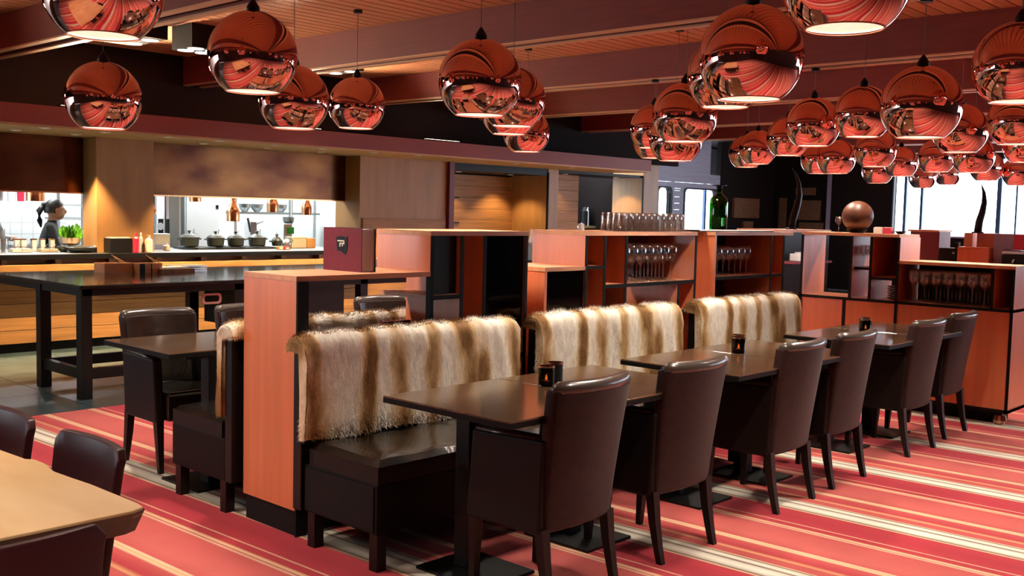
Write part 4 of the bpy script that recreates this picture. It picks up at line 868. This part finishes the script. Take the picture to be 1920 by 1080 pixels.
# pots on a black range top
rg = thing('range_top', 'long black range top under the row of cooking pots', 'stove', (px_w(345, 10.95), 10.75, CT)); rl = px_w(512, 10.95)-px_w(345, 10.95)
mk('plate', G().box(0, 0, 0, rl, 0.45, 0.018), 'black', parent=rg)
for k in range(6): mk('grate', G().box(rl*(k+0.3)/6, -0.01, 0.0, rl*(k+0.3)/6+0.02, 0.46, 0.026), 'iron_pot', parent=rg)
def pot(px, py, wpx, lab, ladle=True, y=10.95):
    q = PY(px, py, y); r = wpx*11.7/F_PX/2*0.97; h = r*0.95
    t = thing('cooking_pot', lab, 'pot', (q.x, y, CT+0.0265), 0, 'black cooking pots')
    mk('body', G().lathe([(r*0.8, 0), (r*0.93, 0.015), (r, h*0.85), (r*1.03, h), (r*0.95, h)], 28), 'iron_pot', parent=t, smooth=False); 
    l = mk('lid', G().lathe([(r*1.04, h), (r*1.04, h+0.008), (r*0.7, h+0.035), (0.03, h+0.05), (0.012, h+0.052), (0.012, h+0.066), (0.024, h+0.075), (0.018, h+0.085), (0.001, h+0.086)], 28), 'iron_pot', parent=t); 
    for s in (-1, 1): mk('handle', G().box(s*r*0.98-0.03, -0.03, h*0.8, s*r*0.98+0.03, 0.03, h*0.8+0.016), 'iron_pot', parent=t)
    if ladle: mk('ladle_handle', G().tube([(r*0.6, 0.05, h), (r*1.05, 0.1, h+0.10)], 0.006, 6), 'steel', parent=t)
for px, w_, lab in ((355, 38, 'lidded black pot at the end of the range by the pillar'), (404, 35, 'second lidded black pot along from the pillar, under the bottle-shaped copper lamp'), (442, 34, 'lidded black pot half overlapped by its neighbour, under the copper lamp'), (482, 36, 'lidded black pot with a ladle, in front of the white knife block'), (519, 22, 'small black pot beside the shiny steel teapot')):
    pot(px, 462, w_, lab)
def kbox(name, lab, cat, px0, py0, px1, py1, y, mat, depth=0.15, parts=(), bev=0.006):
    a, b = PY(px0, py1, y), PY(px1, py0, y); zb_ = max(CT, 0)
    t = thing(name, lab, cat, ((a.x+b.x)/2, y, CT)); w_ = (b.x-a.x)/2; h = b.z-CT
    mk('body', G().box(-w_, 0, 0, w_, depth, h), mat, parent=t, bevel=bev); return t, w_, h
t, w_, h = kbox('storage_box', 'square black box on the counter in front of the wooden pillar', 'box', 207, 447, 249, 473, 10.23, 'black'); mk('lid', G().box(-w_*0.85, 0.01, h, w_*0.85, 0.14, h+0.012), 'grey_plastic', parent=t)
def bottle(px, pyt, wpx, y, mat, capmat, lab, name='sauce_bottle'):
    q = PY(px, pyt, y); r = wpx*11.2/F_PX/2; h = q.z-CT
    t = thing(name, lab, 'bottle', (q.x, y, CT)); mk('body', G().lathe([(r*0.9, 0), (r, 0.01), (r, h*0.72), (r*0.45, h*0.84), (r*0.42, h*0.88)], 18), mat, parent=t, smooth=False); mk('cap', G().lathe([(r*0.48, h*0.88), (r*0.45, h)], 14), capmat, parent=t); return t
bottle(255, 437, 11, 10.23, 'red_plastic', 'red_plastic', 'bright red sauce bottle beside the black box'); bottle(264, 436, 7, 10.3, 'grey_plastic', 'white', 'slim grey bottle next to the red sauce bottle'); bottle(269, 452, 5, 10.25, 'dark_glass', 'red_plastic', 'tiny dark bottle with a red cap on the counter'); bottle(279, 441, 13, 10.23, 'cream', 'cardboard', 'cream coloured shaker on the counter at the pillar edge', 'seasoning_shaker')
# lettuce bowl
q = PY(131, 452, 10.9); t = thing('salad_bowl', 'white bowl heaped with bright green lettuce leaves', 'bowl', (q.x, 10.9, CT+0.06))
mk('stand', G().lathe([(0.07, -0.06), (0.06, 0.0)], 16), 'steel', parent=t)
mk('bowl', G().lathe([(0.07, 0), (0.10, 0.02), (0.115, 0.08), (0.108, 0.08), (0.09, 0.02), (0.001, 0.01)], 26, caps=False), 'cream', parent=t)
rnd = random.Random(3)
for k in range(34):
    a = rnd.uniform(0, 2*PI); rr = rnd.uniform(0.0, 0.07); ln = rnd.uniform(0.13, 0.20); tilt = rnd.uniform(0.1, 0.55); wd = rnd.uniform(0.02, 0.035); d_ = Vector((math.cos(a)*math.sin(tilt), math.sin(a)*math.sin(tilt), math.cos(tilt))); s_ = Vector((-math.sin(a), math.cos(a), 0)); nn = d_.cross(s_)
    base = Vector((rr*math.cos(a), rr*math.sin(a), 0.03))
    def leaf(u, v): s = (u-0.5)*2; wv = wd*math.sin(PI*(0.12+0.85*v))**0.8; p = base+d_*(ln*v)+s_*(s*wv)+nn*(-0.02*s*s+0.006*math.sin(9*v+5*s)); return tuple(p)
    mk('leaf', G().grid(leaf, 5, 6), 'lettuce', parent=t, smooth=True, recalc=False)
q = PY(152, 470, 10.45); t = thing('frying_pan', 'wide black pan with a metal rim on the counter before the pillar', 'pan', (q.x, 10.45, CT)); mk('pan', G().lathe([(0.10, 0), (0.155, 0.055), (0.15, 0.055), (0.1, 0.008), (0.001, 0.006)], 28, caps=False), 'iron_pot', parent=t); mk('rim', G().lathe([(0.15, 0.055), (0.157, 0.055), (0.157, 0.06), (0.15, 0.06), (0.15, 0.055)], 28, caps=False), 'steel', parent=t); mk('handle', G().tube([(0.14, 0, 0.06), (0.2, -0.02, 0.085)], 0.01, 6), 'steel', parent=t)
q = PY(118, 468, 10.62); t = thing('mixing_bowl', 'small black bowl between the plastic tubs and the pan', 'bowl', (q.x, 10.6, CT)); mk('bowl', G().lathe([(0.03, 0), (0.06, 0.03), (0.065, 0.06), (0.06, 0.06), (0.001, 0.01)], 20, caps=False), 'iron_pot', parent=t); mk('foot', G().lathe([(0.035, 0), (0.035, 0.004)], 14), 'iron_pot', parent=t)
for i, (px, pt, w_, lab) in enumerate(((33, 462, 17, 'wide clear plastic tub on the counter below the first cook'), (52, 462, 18, 'clear plastic tub beside the wide one on the counter'), (86, 463, 17, 'small clear tub with a spoon on the counter'), (102, 463, 16, 'small clear tub with a spoon beside the black bowl'))):
    q = PY(px, pt, 10.6); hw = w_*11/F_PX/2; h = q.z-CT; t = thing('plastic_tub', lab, 'tub', (q.x, 10.6, CT))
    mk('tub', G().box(-hw, 0, 0, hw, 0.12, h), 'clear_glass', parent=t, bevel=0.004); mk('contents', G().box(-hw*0.9, 0.006, 0.004, hw*0.9, 0.112, h*0.6), 'white' if i < 2 else 'cream', parent=t)
    mk('spoon', G().tube([(0, 0.06, h*0.5), (hw*0.7, 0.04, h*1.5)], 0.004, 6), 'steel', parent=t)
for i, px in enumerate((31, 43, 63, 79, 97)):
    q = PY(px, 446, 11.0); t = thing('spice_jar', 'small square jar with a copper lid in the row before the cooks', 'jar', (q.x, 11.0, CT), 0, 'square jars before the cooks'); h = max(0.04, q.z-CT-0.02); mk('jar', G().box(-0.024, -0.025, 0, 0.024, 0.025, h), 'white', parent=t, bevel=0.004); mk('lid', G().box(-0.025, -0.026, h, 0.025, 0.026, h+0.012), 'copper_brushed', parent=t)
q = PY(8, 440, 10.55); t = thing('utensil_jar', 'glass jar holding dark utensils at the end of the counter', 'jar', (q.x, 10.58, CT)); mk('jar', G().lathe([(0.001, 0.0), (0.05, 0), (0.05, 0.14), (0.047, 0.14), (0.047, 0.006), (0.001, 0.005)], 20, caps=False), 'clear_glass', parent=t)
for k in range(4): mk('utensil', G().tube([(0.01*k-0.015, 0, 0.01), (0.016*k-0.025, 0.01*k-0.01, 0.2+0.012*k)], 0.004, 6), 'steel_dark', parent=t)
t, w_, h = kbox('water_bath', 'low clear sided container at the steel oven end of the counter', 'container', 289, 438, 319, 470, 11.0, 'steel'); mk('ribs', G().box(-w_*0.9, -0.004, h*0.35, w_*0.9, 0.0, h*0.95), 'grey_plastic', parent=t)
bottle(312, 457, 13, 10.6, 'cream', 'white', 'little cream jar on the steel counter end', 'cream_jar')
t, w_, h = kbox('carton', 'pale carton with a tan side standing on a black warming plate', 'box', 547, 444, 575, 460, 10.85, 'cardboard'); mk('flap', G().box(-w_, -0.003, h*0.9, w_, 0.0, h), 'cream', parent=t)
t, w_, h = kbox('carton', 'tan carton at the end of the black warming plate', 'box', 576, 446, 592, 460, 10.85, 'oak'); mk('flap', G().box(-w_, -0.003, h*0.9, w_, 0.0, h), 'cream', parent=t)
t = thing('teapot', 'round shiny steel teapot between the pots and the cartons', 'teapot', (PY(535, 450, 10.75).x, 10.72, CT)); mk('body', G().sphere((0, 0, 0.06), 0.06, 20, 12), 'steel', parent=t, smooth=True); mk('lid', G().lathe([(0.03, 0.11), (0.005, 0.13), (0.01, 0.145)], 14), 'steel', parent=t); mk('spout', G().tube([(0.05, 0, 0.06), (0.09, 0, 0.11)], [0.014, 0.008], 8), 'steel', parent=t)
for i, (px, mt, lab) in enumerate(((527, 'oak', 'small tan pack on the counter edge before the teapot'), (539, 'crimson', 'small crimson pack on the counter edge before the teapot'))):
    t, w_, h = kbox('spice_pack', lab, 'box', px-5, 462, px+5, 470, 10.5, mt, 0.06); mk('label_strip', G().box(-w_*0.6, -0.002, h*0.2, w_*0.6, 0, h*0.7), 'cream', parent=t)
t, w_, h = kbox('knife_block', 'white knife block holding dark utensils behind the pots', 'knife block', 470, 416, 482, 440, 11.4, 'white'); mk('utensil', G().tube([(-0.05, 0, h*0.6), (-0.09, 0, h*1.15)], 0.015, 6), 'steel_dark', parent=t); mk('utensil', G().tube([(0.03, 0, h*0.9), (0.14, 0, h*1.02)], 0.008, 6), 'steel', parent=t)
t, w_, h = kbox('soap_dispenser', 'white canister with a bright green label beside the hanging scoop', 'canister', 532, 420, 548, 442, 11.5, 'white'); mk('label_strip', G().box(-w_*0.2, -0.004, h*0.55, w_*1.4, 0.0, h*0.85), 'green_label', parent=t); mk('handle', G().tube([(w_, 0.05, h*0.9), (w_+0.06, 0.05, h*0.7), (w_, 0.05, h*0.5)], 0.008, 6), 'cream', parent=t)
# copper heat lamps
def heat_lamp(px, pyb, wpx, lab, y=10.95, tall=1.0):
    q = PY(px, pyb, y); r = wpx*11.8/F_PX/2; t = thing('heat_lamp', lab, 'heat lamp', (q.x, y, q.z))
    mk('shade', G().lathe([(r, 0), (r*1.03, r*1.4), (r*0.9, r*2.0), (r*0.4, r*2.6), (r*0.3, r*3.3), (r*0.3, r*4.4), (r*0.25, r*4.5), (r*0.26, r*3.3), (r*0.85, r*1.95), (r*0.97, r*1.4), (r*0.95, 0.004)], 26, caps=False), 'copper_brushed', parent=t, smooth=True)
    mk('cord', G().tube([(0, 0, r*4.4), (0, 0, 2.9-q.z)], 0.006, 6), 'black', parent=t)
    mk('bulb', G().sphere((0, 0, r*0.5), r*0.35, 10, 8), 'bulb', parent=t)
    return t
for px, pb, w_, lab in ((437, 415, 25, 'bottle-shaped copper heat lamp hanging lowest over the pots'), (511, 398, 23, 'copper heat lamp hanging over the small pot'), (575, 403, 21, 'copper heat lamp hanging over the cartons'), (366, 378, 22, 'copper heat lamp almost hidden behind the shutter edge'), (289, 402, 8, 'slim copper lamp at the pillar edge'), (66, 377, 30, 'wide copper heat lamp hanging over the cooks')): heat_lamp(px, pb, w_, lab)
# tall steel oven, cabinet, hood, shelves
t = thing('combi_oven', 'tall steel oven with a round dial and a glass door', 'oven', (PY(292, 420, 12.8).x, 12.8, 0)); ow = PY(338, 420, 12.8).x-PY(292, 420, 12.8).x
mk('body', G().box(0, 0, 0.3, ow, 0.8, 1.9), 'steel', parent=t); mk('base', G().box(0.02, 0.05, 0, ow-0.02, 0.75, 0.3), 'steel_dark', parent=t); mk('control_panel', G().box(0.01, -0.012, 0.9, ow*0.34, 0.0, 1.75), 'white', parent=t); mk('display', G().box(0.03, -0.018, 1.1, ow*0.28, -0.012, 1.3), 'black', parent=t); mk('dial', G().add([(ow*0.16+0.05*math.cos(a), -0.02, 1.2+0.05*math.sin(a)) for a in [2*PI*k/16 for k in range(16)]], [tuple(range(16))]), 'steel', parent=t)
dd = mk('door', G().box(ow*0.38, -0.03, 0.5, ow*0.98, 0.0, 1.75), 'steel', parent=t); mk('pane', G().box(ow*0.5, -0.034, 0.6, ow*0.9, -0.03, 1.65), 'steel_dark', parent=dd); mk('handle', G().tube([(ow*0.42, -0.06, 0.9), (ow*0.42, -0.06, 1.3)], 0.018, 8), 'black', parent=dd)
t = thing('steel_cabinet', 'plain tall steel cabinet next to the oven', 'cabinet', (PY(346, 420, 12.9).x, 12.9, 0)); cw = PY(410, 420, 12.9).x-PY(346, 420, 12.9).x; mk('body', G().box(0, 0, 0, cw, 0.7, 1.95), 'steel_light', parent=t); mk('door', G().box(0.02, -0.02, 0.2, cw-0.02, 0.0, 1.9), 'steel_light', parent=t); mk('hinge', G().box(cw-0.06, -0.03, 1.45, cw-0.02, -0.02, 1.5), 'black', parent=t)
sh = thing('wall_shelf', 'long steel shelf with bowls behind the copper lamps', 'shelf', (PY(448, 400, 13.0).x, 13.0, 0)); sw = PY(600, 400, 13.0).x-PY(448, 400, 13.0).x; zs = PY(500, 398, 13.0).z
mk('shelf_plate', G().box(0, 0, zs-0.03, sw, 0.35, zs), 'steel_dark', parent=sh); mk('post', G().box(0, 0.1, 0.0, 0.03, 0.13, 1.9), 'steel', parent=sh); mk('post', G().box(sw*0.66, 0.1, 0.0, sw*0.66+0.03, 0.13, 1.9), 'steel', parent=sh); mk('post', G().box(sw-0.03, 0.1, 0.0, sw, 0.13, 1.9), 'steel', parent=sh)
for i, (px, w_) in enumerate(((462, 24), (485, 26), (530, 26))):
    q = PY(px, 390, 13.1); t = thing('steel_bowl', 'wide steel bowl on the shelf behind the copper lamps', 'bowl', (q.x, 13.15, zs), 0, 'steel bowls on the shelf'); r = w_*14/F_PX/2; mk('bowl', G().lathe([(r*0.4, 0), (r*0.9, 0.06), (r, 0.11), (r*0.94, 0.11), (r*0.85, 0.06), (0.001, 0.01)], 20, caps=False), 'steel', parent=t); mk('rim', G().lathe([(r*0.94, 0.11), (r*1.02, 0.11), (r*1.02, 0.116), (r*0.94, 0.116), (r*0.94, 0.11)], 20, caps=False), 'steel_dark', parent=t)
q = PY(541, 415, 12.2); t = thing('hanging_scoop', 'steel scoop hanging above the green-labelled canister', 'scoop', (q.x, 12.2, q.z)); mk('scoop', G().lathe([(0.02, -0.08), (0.075, 0.0), (0.08, 0.06), (0.075, 0.06), (0.07, 0.0), (0.001, -0.07)], 18, caps=False), 'steel_dark', parent=t); mk('handle', G().tube([(0.05, 0, 0.06), (0.06, 0, 0.42)], 0.012, 8), 'steel', parent=t)
rk = thing('storage_rack', 'white wire rack of trays behind the cook in black', 'rack', (PY(108, 420, 13.6).x, 13.6, 0)); rw = PY(158, 420, 13.6).x-PY(108, 420, 13.6).x
for k, z in enumerate((0.9, 1.08, 1.26, 1.44, 1.62)): mk('tray', G().box(0, 0, z, rw, 0.4, z+0.03), 'grey_plastic', parent=rk)
for x in (0, rw-0.03): mk('post', G().box(x, -0.01, 0, x+0.03, 0.03, 1.9), 'steel', parent=rk)
for i in range(3):
    q = PY(115+16*i, 365, 13.7); t = mk('serving_dish', G().lathe([(0.035, 0), (0.055, 0.05), (0.05, 0.05), (0.001, 0.01)], 18, caps=False), 'steel_dark' if i % 2 else 'grey_plastic', loc=(q.x, 13.8, 1.651)); tag(t, 'metal dish on top of the white wire rack', 'dish', 'dishes on the white rack')
ws = thing('hood_shelf', 'white overhead shelf above the cooks', 'shelf', (2.3, 12.9, 0)); zq = PY(20, 377, 12.9).z; mk('shelf_plate', G().box(0, 0, zq-0.03, PY(62, 377, 12.9).x-2.3, 0.4, zq), 'white', parent=ws); mk('post', G().box(0.05, 0.3, 0, 0.1, 0.35, zq), 'steel', parent=ws); mk('back_board', G().box(0, 0.4, zq, PY(62, 377, 12.9).x-2.3, 0.42, zq+0.4), 'white', parent=ws)
for i, (px, mt, w_, lab) in enumerate(((47, 'red_plastic', 12, 'red tub on the white overhead shelf'), (30, 'white', 14, 'white tub beside the red one on the overhead shelf'), (9, 'steel', 8, 'round steel tin on the overhead shelf'))):
    q = PY(px, 370, 12.95); r = w_*13.8/F_PX/2; t = thing('storage_tub', lab, 'tub', (q.x, 13.08, zq)); mk('tub', G().lathe([(r*0.9, 0), (r, 0.12)], 18), mt, parent=t); mk('lid', G().lathe([(r*1.05, 0.12), (r*1.05, 0.135)], 18), 'white', parent=t)
# drinks station in the dark niche
q = PY(1130, 425, 11.6); t = thing('bar_station', 'black drinks station with a steel spout in the dark niche', 'bar', (13.5, 11.3, 0)); mk('cabinet', G().box(0, 0, 0, 1.05, 0.6, 1.0), 'black', parent=t); mk('counter_top', G().box(0, -0.02, 1.0, 1.05, 0.6, 1.25), 'black', parent=t); mk('tray', G().box(0.35, 0.02, 1.25, 0.85, 0.3, 1.29), 'steel', parent=t); mk('spout', G().tube([(0.85, 0.2, 1.25), (0.85, 0.2, 1.55), (0.81, 0.18, 1.60), (0.74, 0.12, 1.60), (0.7, 0.1, 1.56)], 0.013, 8), 'steel', parent=t); mk('tower', G().lathe([(0.1, 1.25), (0.09, 1.55), (0.05, 1.62)], 18, (0.95, 0.35, 0)), 'black', parent=t)
t = thing('wall_monitor', 'black screen on the back wall of the dark niche', 'screen', (13.75, 12.14, 1.62)); mk('frame', G().box(0, 0, 0, 0.55, 0.05, 0.42), 'black', parent=t); mk('panel', G().box(0.02, -0.004, 0.02, 0.53, 0, 0.40), 'black_matte', parent=t)
t = thing('wall_box', 'small brown wooden cabinet under the black screen', 'cabinet', (13.65, 12.0, 1.30)); mk('body', G().box(0, 0, 0, 0.5, 0.2, 0.24), 'brown_panel', parent=t); mk('recess', G().box(0.15, -0.005, 0.06, 0.4, 0, 0.16), 'black', parent=t)
t = thing('decanter', 'pair-topped glass decanter rack seen through the passage', 'decanter', (PY(1003, 480, 7.4).x, 7.4, 1.05))
for k in (-1, 1): mk('decanter_glass', G().lathe([(0.03, 0.1), (0.05, 0.13), (0.03, 0.2), (0.03, 0.27)], 14, (k*0.045, 0, 0)), 'white', parent=t)
mk('rack', G().box(-0.12, -0.08, -0.06, 0.12, 0.08, 0.10), 'steel_dark', parent=t); mk('stand', G().box(-0.15, -0.1, -1.05, 0.15, 0.1, -0.06), 'black', parent=t)

# ------------------------------------------------------------------ cooks
def capsule(g, a, b, ra, rb, n=10):
    a, b = Vector(a), Vector(b); g.tube([a.lerp(b, k/4) for k in range(5)], [ra+(rb-ra)*k/4 for k in range(5)], n); g.sphere(a, ra, n, 7); g.sphere(b, rb, n, 7)
def person(name, label, loc, rz, cloth, arms, apron=None, lean=0.0, hair='tail'):
    g = G(); z = lambda v: v
    # torso
    def tor(u, v):
        a = 2*PI*u; zz_ = 0.84+v*0.55; w_ = [0.165, 0.15, 0.14, 0.155, 0.18, 0.185, 0.12][min(6, int(v*6.001))]; nx = v*6.0; i = min(5, int(nx)); fr = nx-i
        ws_ = [0.165, 0.15, 0.14, 0.155, 0.18, 0.175, 0.09]; ds = [0.11, 0.10, 0.09, 0.105, 0.11, 0.09, 0.06]
        return ((ds[i]*(1-fr)+ds[i+1]*fr)*math.cos(a)+lean*(zz_-0.84), (ws_[i]*(1-fr)+ws_[i+1]*fr)*math.sin(a), zz_)
    g.grid(tor, 22, 13, cu=True); n0 = len(g.v); g.f.append(tuple(range(0, 22*13, 13))[::-1]); g.f.append(tuple(range(12, 22*13, 13)))
    top = lean*0.55
    capsule(g, (top, 0, 1.36), (top+0.02, 0, 1.46), 0.055, 0.05)
    hc = Vector((top+0.045, 0, 1.535)); g.sphere(hc, 0.1, 18, 14, (0.95, 0.76, 1.12)); g.sphere(hc+Vector((0.03, 0, -0.06)), 0.06, 12, 8, (1.05, 0.8, 0.9))
    capsule(g, hc+Vector((0.093, 0, 0.015)), hc+Vector((0.108, 0, -0.022)), 0.009, 0.015, 8)
    for s in (-1, 1): g.sphere(hc+Vector((-0.005, s*0.078, -0.005)), 0.026, 8, 6, (0.7, 0.35, 1.2)); g.sphere(hc+Vector((0.088, s*0.03, 0.012)), 0.011, 8, 6)
    g.sphere(hc+Vector((0.09, 0, -0.05)), 0.018, 8, 6, (0.6, 1.3, 0.5))
    for s in (-1, 1):
        capsule(g, (0, s*0.09, 0.86), (0.02, s*0.095, 0.46), 0.085, 0.058); capsule(g, (0.02, s*0.095, 0.46), (-0.01, s*0.095, 0.08), 0.056, 0.038); capsule(g, (-0.01, s*0.095, 0.045), (0.15, s*0.11, 0.035), 0.042, 0.034)
    hands = []
    for s, (el, wr) in zip((1, -1), arms):
        sh_ = Vector((top-0.01, s*0.175, 1.335)); el, wr = Vector(el), Vector(wr); capsule(g, sh_, el, 0.055, 0.043); capsule(g, el, wr, 0.042, 0.029)
        d = (wr-el).normalized(); sd = d.cross(Vector((0, 0, 1))).normalized(); up = sd.cross(d); pm_ = wr+d*0.05; capsule(g, wr, pm_, 0.026, 0.03)
        for k in range(4):
            b0_ = pm_+sd*(0.024-0.016*k)+d*0.02; ln = (0.032, 0.038, 0.035, 0.028)[k]; m_ = b0_+d*ln-up*0.008; capsule(g, b0_, m_, 0.0085, 0.008, 6); capsule(g, m_, m_+(d*0.5-up*0.8).normalized()*ln*0.8, 0.008, 0.007, 6)
        th = wr+d*0.02+sd*s*0.026; capsule(g, th, th+(d*0.6+sd*s*0.6-up*0.3).normalized()*0.045, 0.011, 0.008, 6); hands.append(wr)
    root = thing(name, label, 'person', loc, rz)
    o = mk('body', g, [cloth, 'skin'], parent=root, recalc=False)
    rm = o.modifiers.new('r', 'REMESH'); rm.mode = 'VOXEL'; rm.voxel_size = 0.0085; rm.use_smooth_shade = True; sm = o.modifiers.new('s', 'SMOOTH'); sm.iterations = 3
    dg = bpy.context.evaluated_depsgraph_get(); me = bpy.data.meshes.new_from_object(o.evaluated_get(dg)); o.modifiers.clear(); o.data = me
    me.materials.clear(); me.materials.append(MATS[cloth]); me.materials.append(MATS['skin'])
    for p in me.polygons:
        c_ = p.center; p.use_smooth = True
        p.material_index = 1 if (c_.z > 1.415 or any((c_-h_).length < 0.13 and (c_-h_).dot((h_-Vector(a_[0])).normalized()) > -0.02 for h_, a_ in zip(hands, arms))) else 0
    hg = G()
    def hcap(u, v):
        a = 2*PI*u; th = v*1.95; r_ = 0.108; back = 1.0+0.10*max(0, -math.cos(a)); p = Vector((r_*back*math.sin(th)*math.cos(a)*0.97, r_*math.sin(th)*math.sin(a)*0.83, r_*1.12*math.cos(th)))
        if math.cos(a) > 0.1 and th > 1.0: p *= 1-0.16*min(1, (th-1.0)*2)
        return tuple(hc+p+Vector((-0.008, 0, 0.006)))
    hg.grid(hcap, 24, 12, cu=True)
    if hair == 'tail': hg.sphere(hc+Vector((-0.11, 0, 0.05)), 0.04, 10, 8); hg.tube([hc+Vector((-0.12, 0, 0.04)), hc+Vector((-0.17, 0, -0.02)), hc+Vector((-0.165, 0, -0.12)), hc+Vector((-0.15, 0.0, -0.20))], [0.03, 0.035, 0.03, 0.008], 8)
    mk('hair', hg, 'hair', parent=root, smooth=True)
    if apron:
        ag = G().grid(lambda u, v: (0.135-0.06*abs(2*u-1)**2+lean*(0.3*v), (2*u-1)*0.16*(1 if v < 0.6 else 0.75), 0.5+v*0.75), 9, 8); mk('apron', ag, apron, parent=root, smooth=True)
        for s in (-1, 1): mk('apron_strap', G().tube([(0.10+top, s*0.09, 1.25), (0.03+top, s*0.11, 1.385), (-0.09+top, s*0.07, 1.28), (-0.12, s*0.12, 1.0)], 0.012, 6), apron, parent=root)
    return root
q = PY(86, 400, 11.75)
person('person', 'person in a black top with dark tied-back hair, turned aside behind the counter', (q.x, 11.75, -0.13), math.radians(-22), 'black_cloth', (((0.10, 0.27, 1.10), (0.28, 0.16, 1.02)), ((0.12, -0.27, 1.10), (0.30, -0.14, 1.04))), lean=0.10)
q = PY(2, 400, 11.6)
person('person', 'person in a pale shirt and dark apron reaching forward at the end of the counter', (q.x-0.27, 11.66, 0.04), math.radians(-62), 'grey_cloth', (((0.12, 0.29, 1.06), (0.34, 0.20, 1.05)), ((0.14, -0.28, 1.05), (0.36, -0.12, 1.04))), apron='green_cloth', lean=0.14, hair='short')
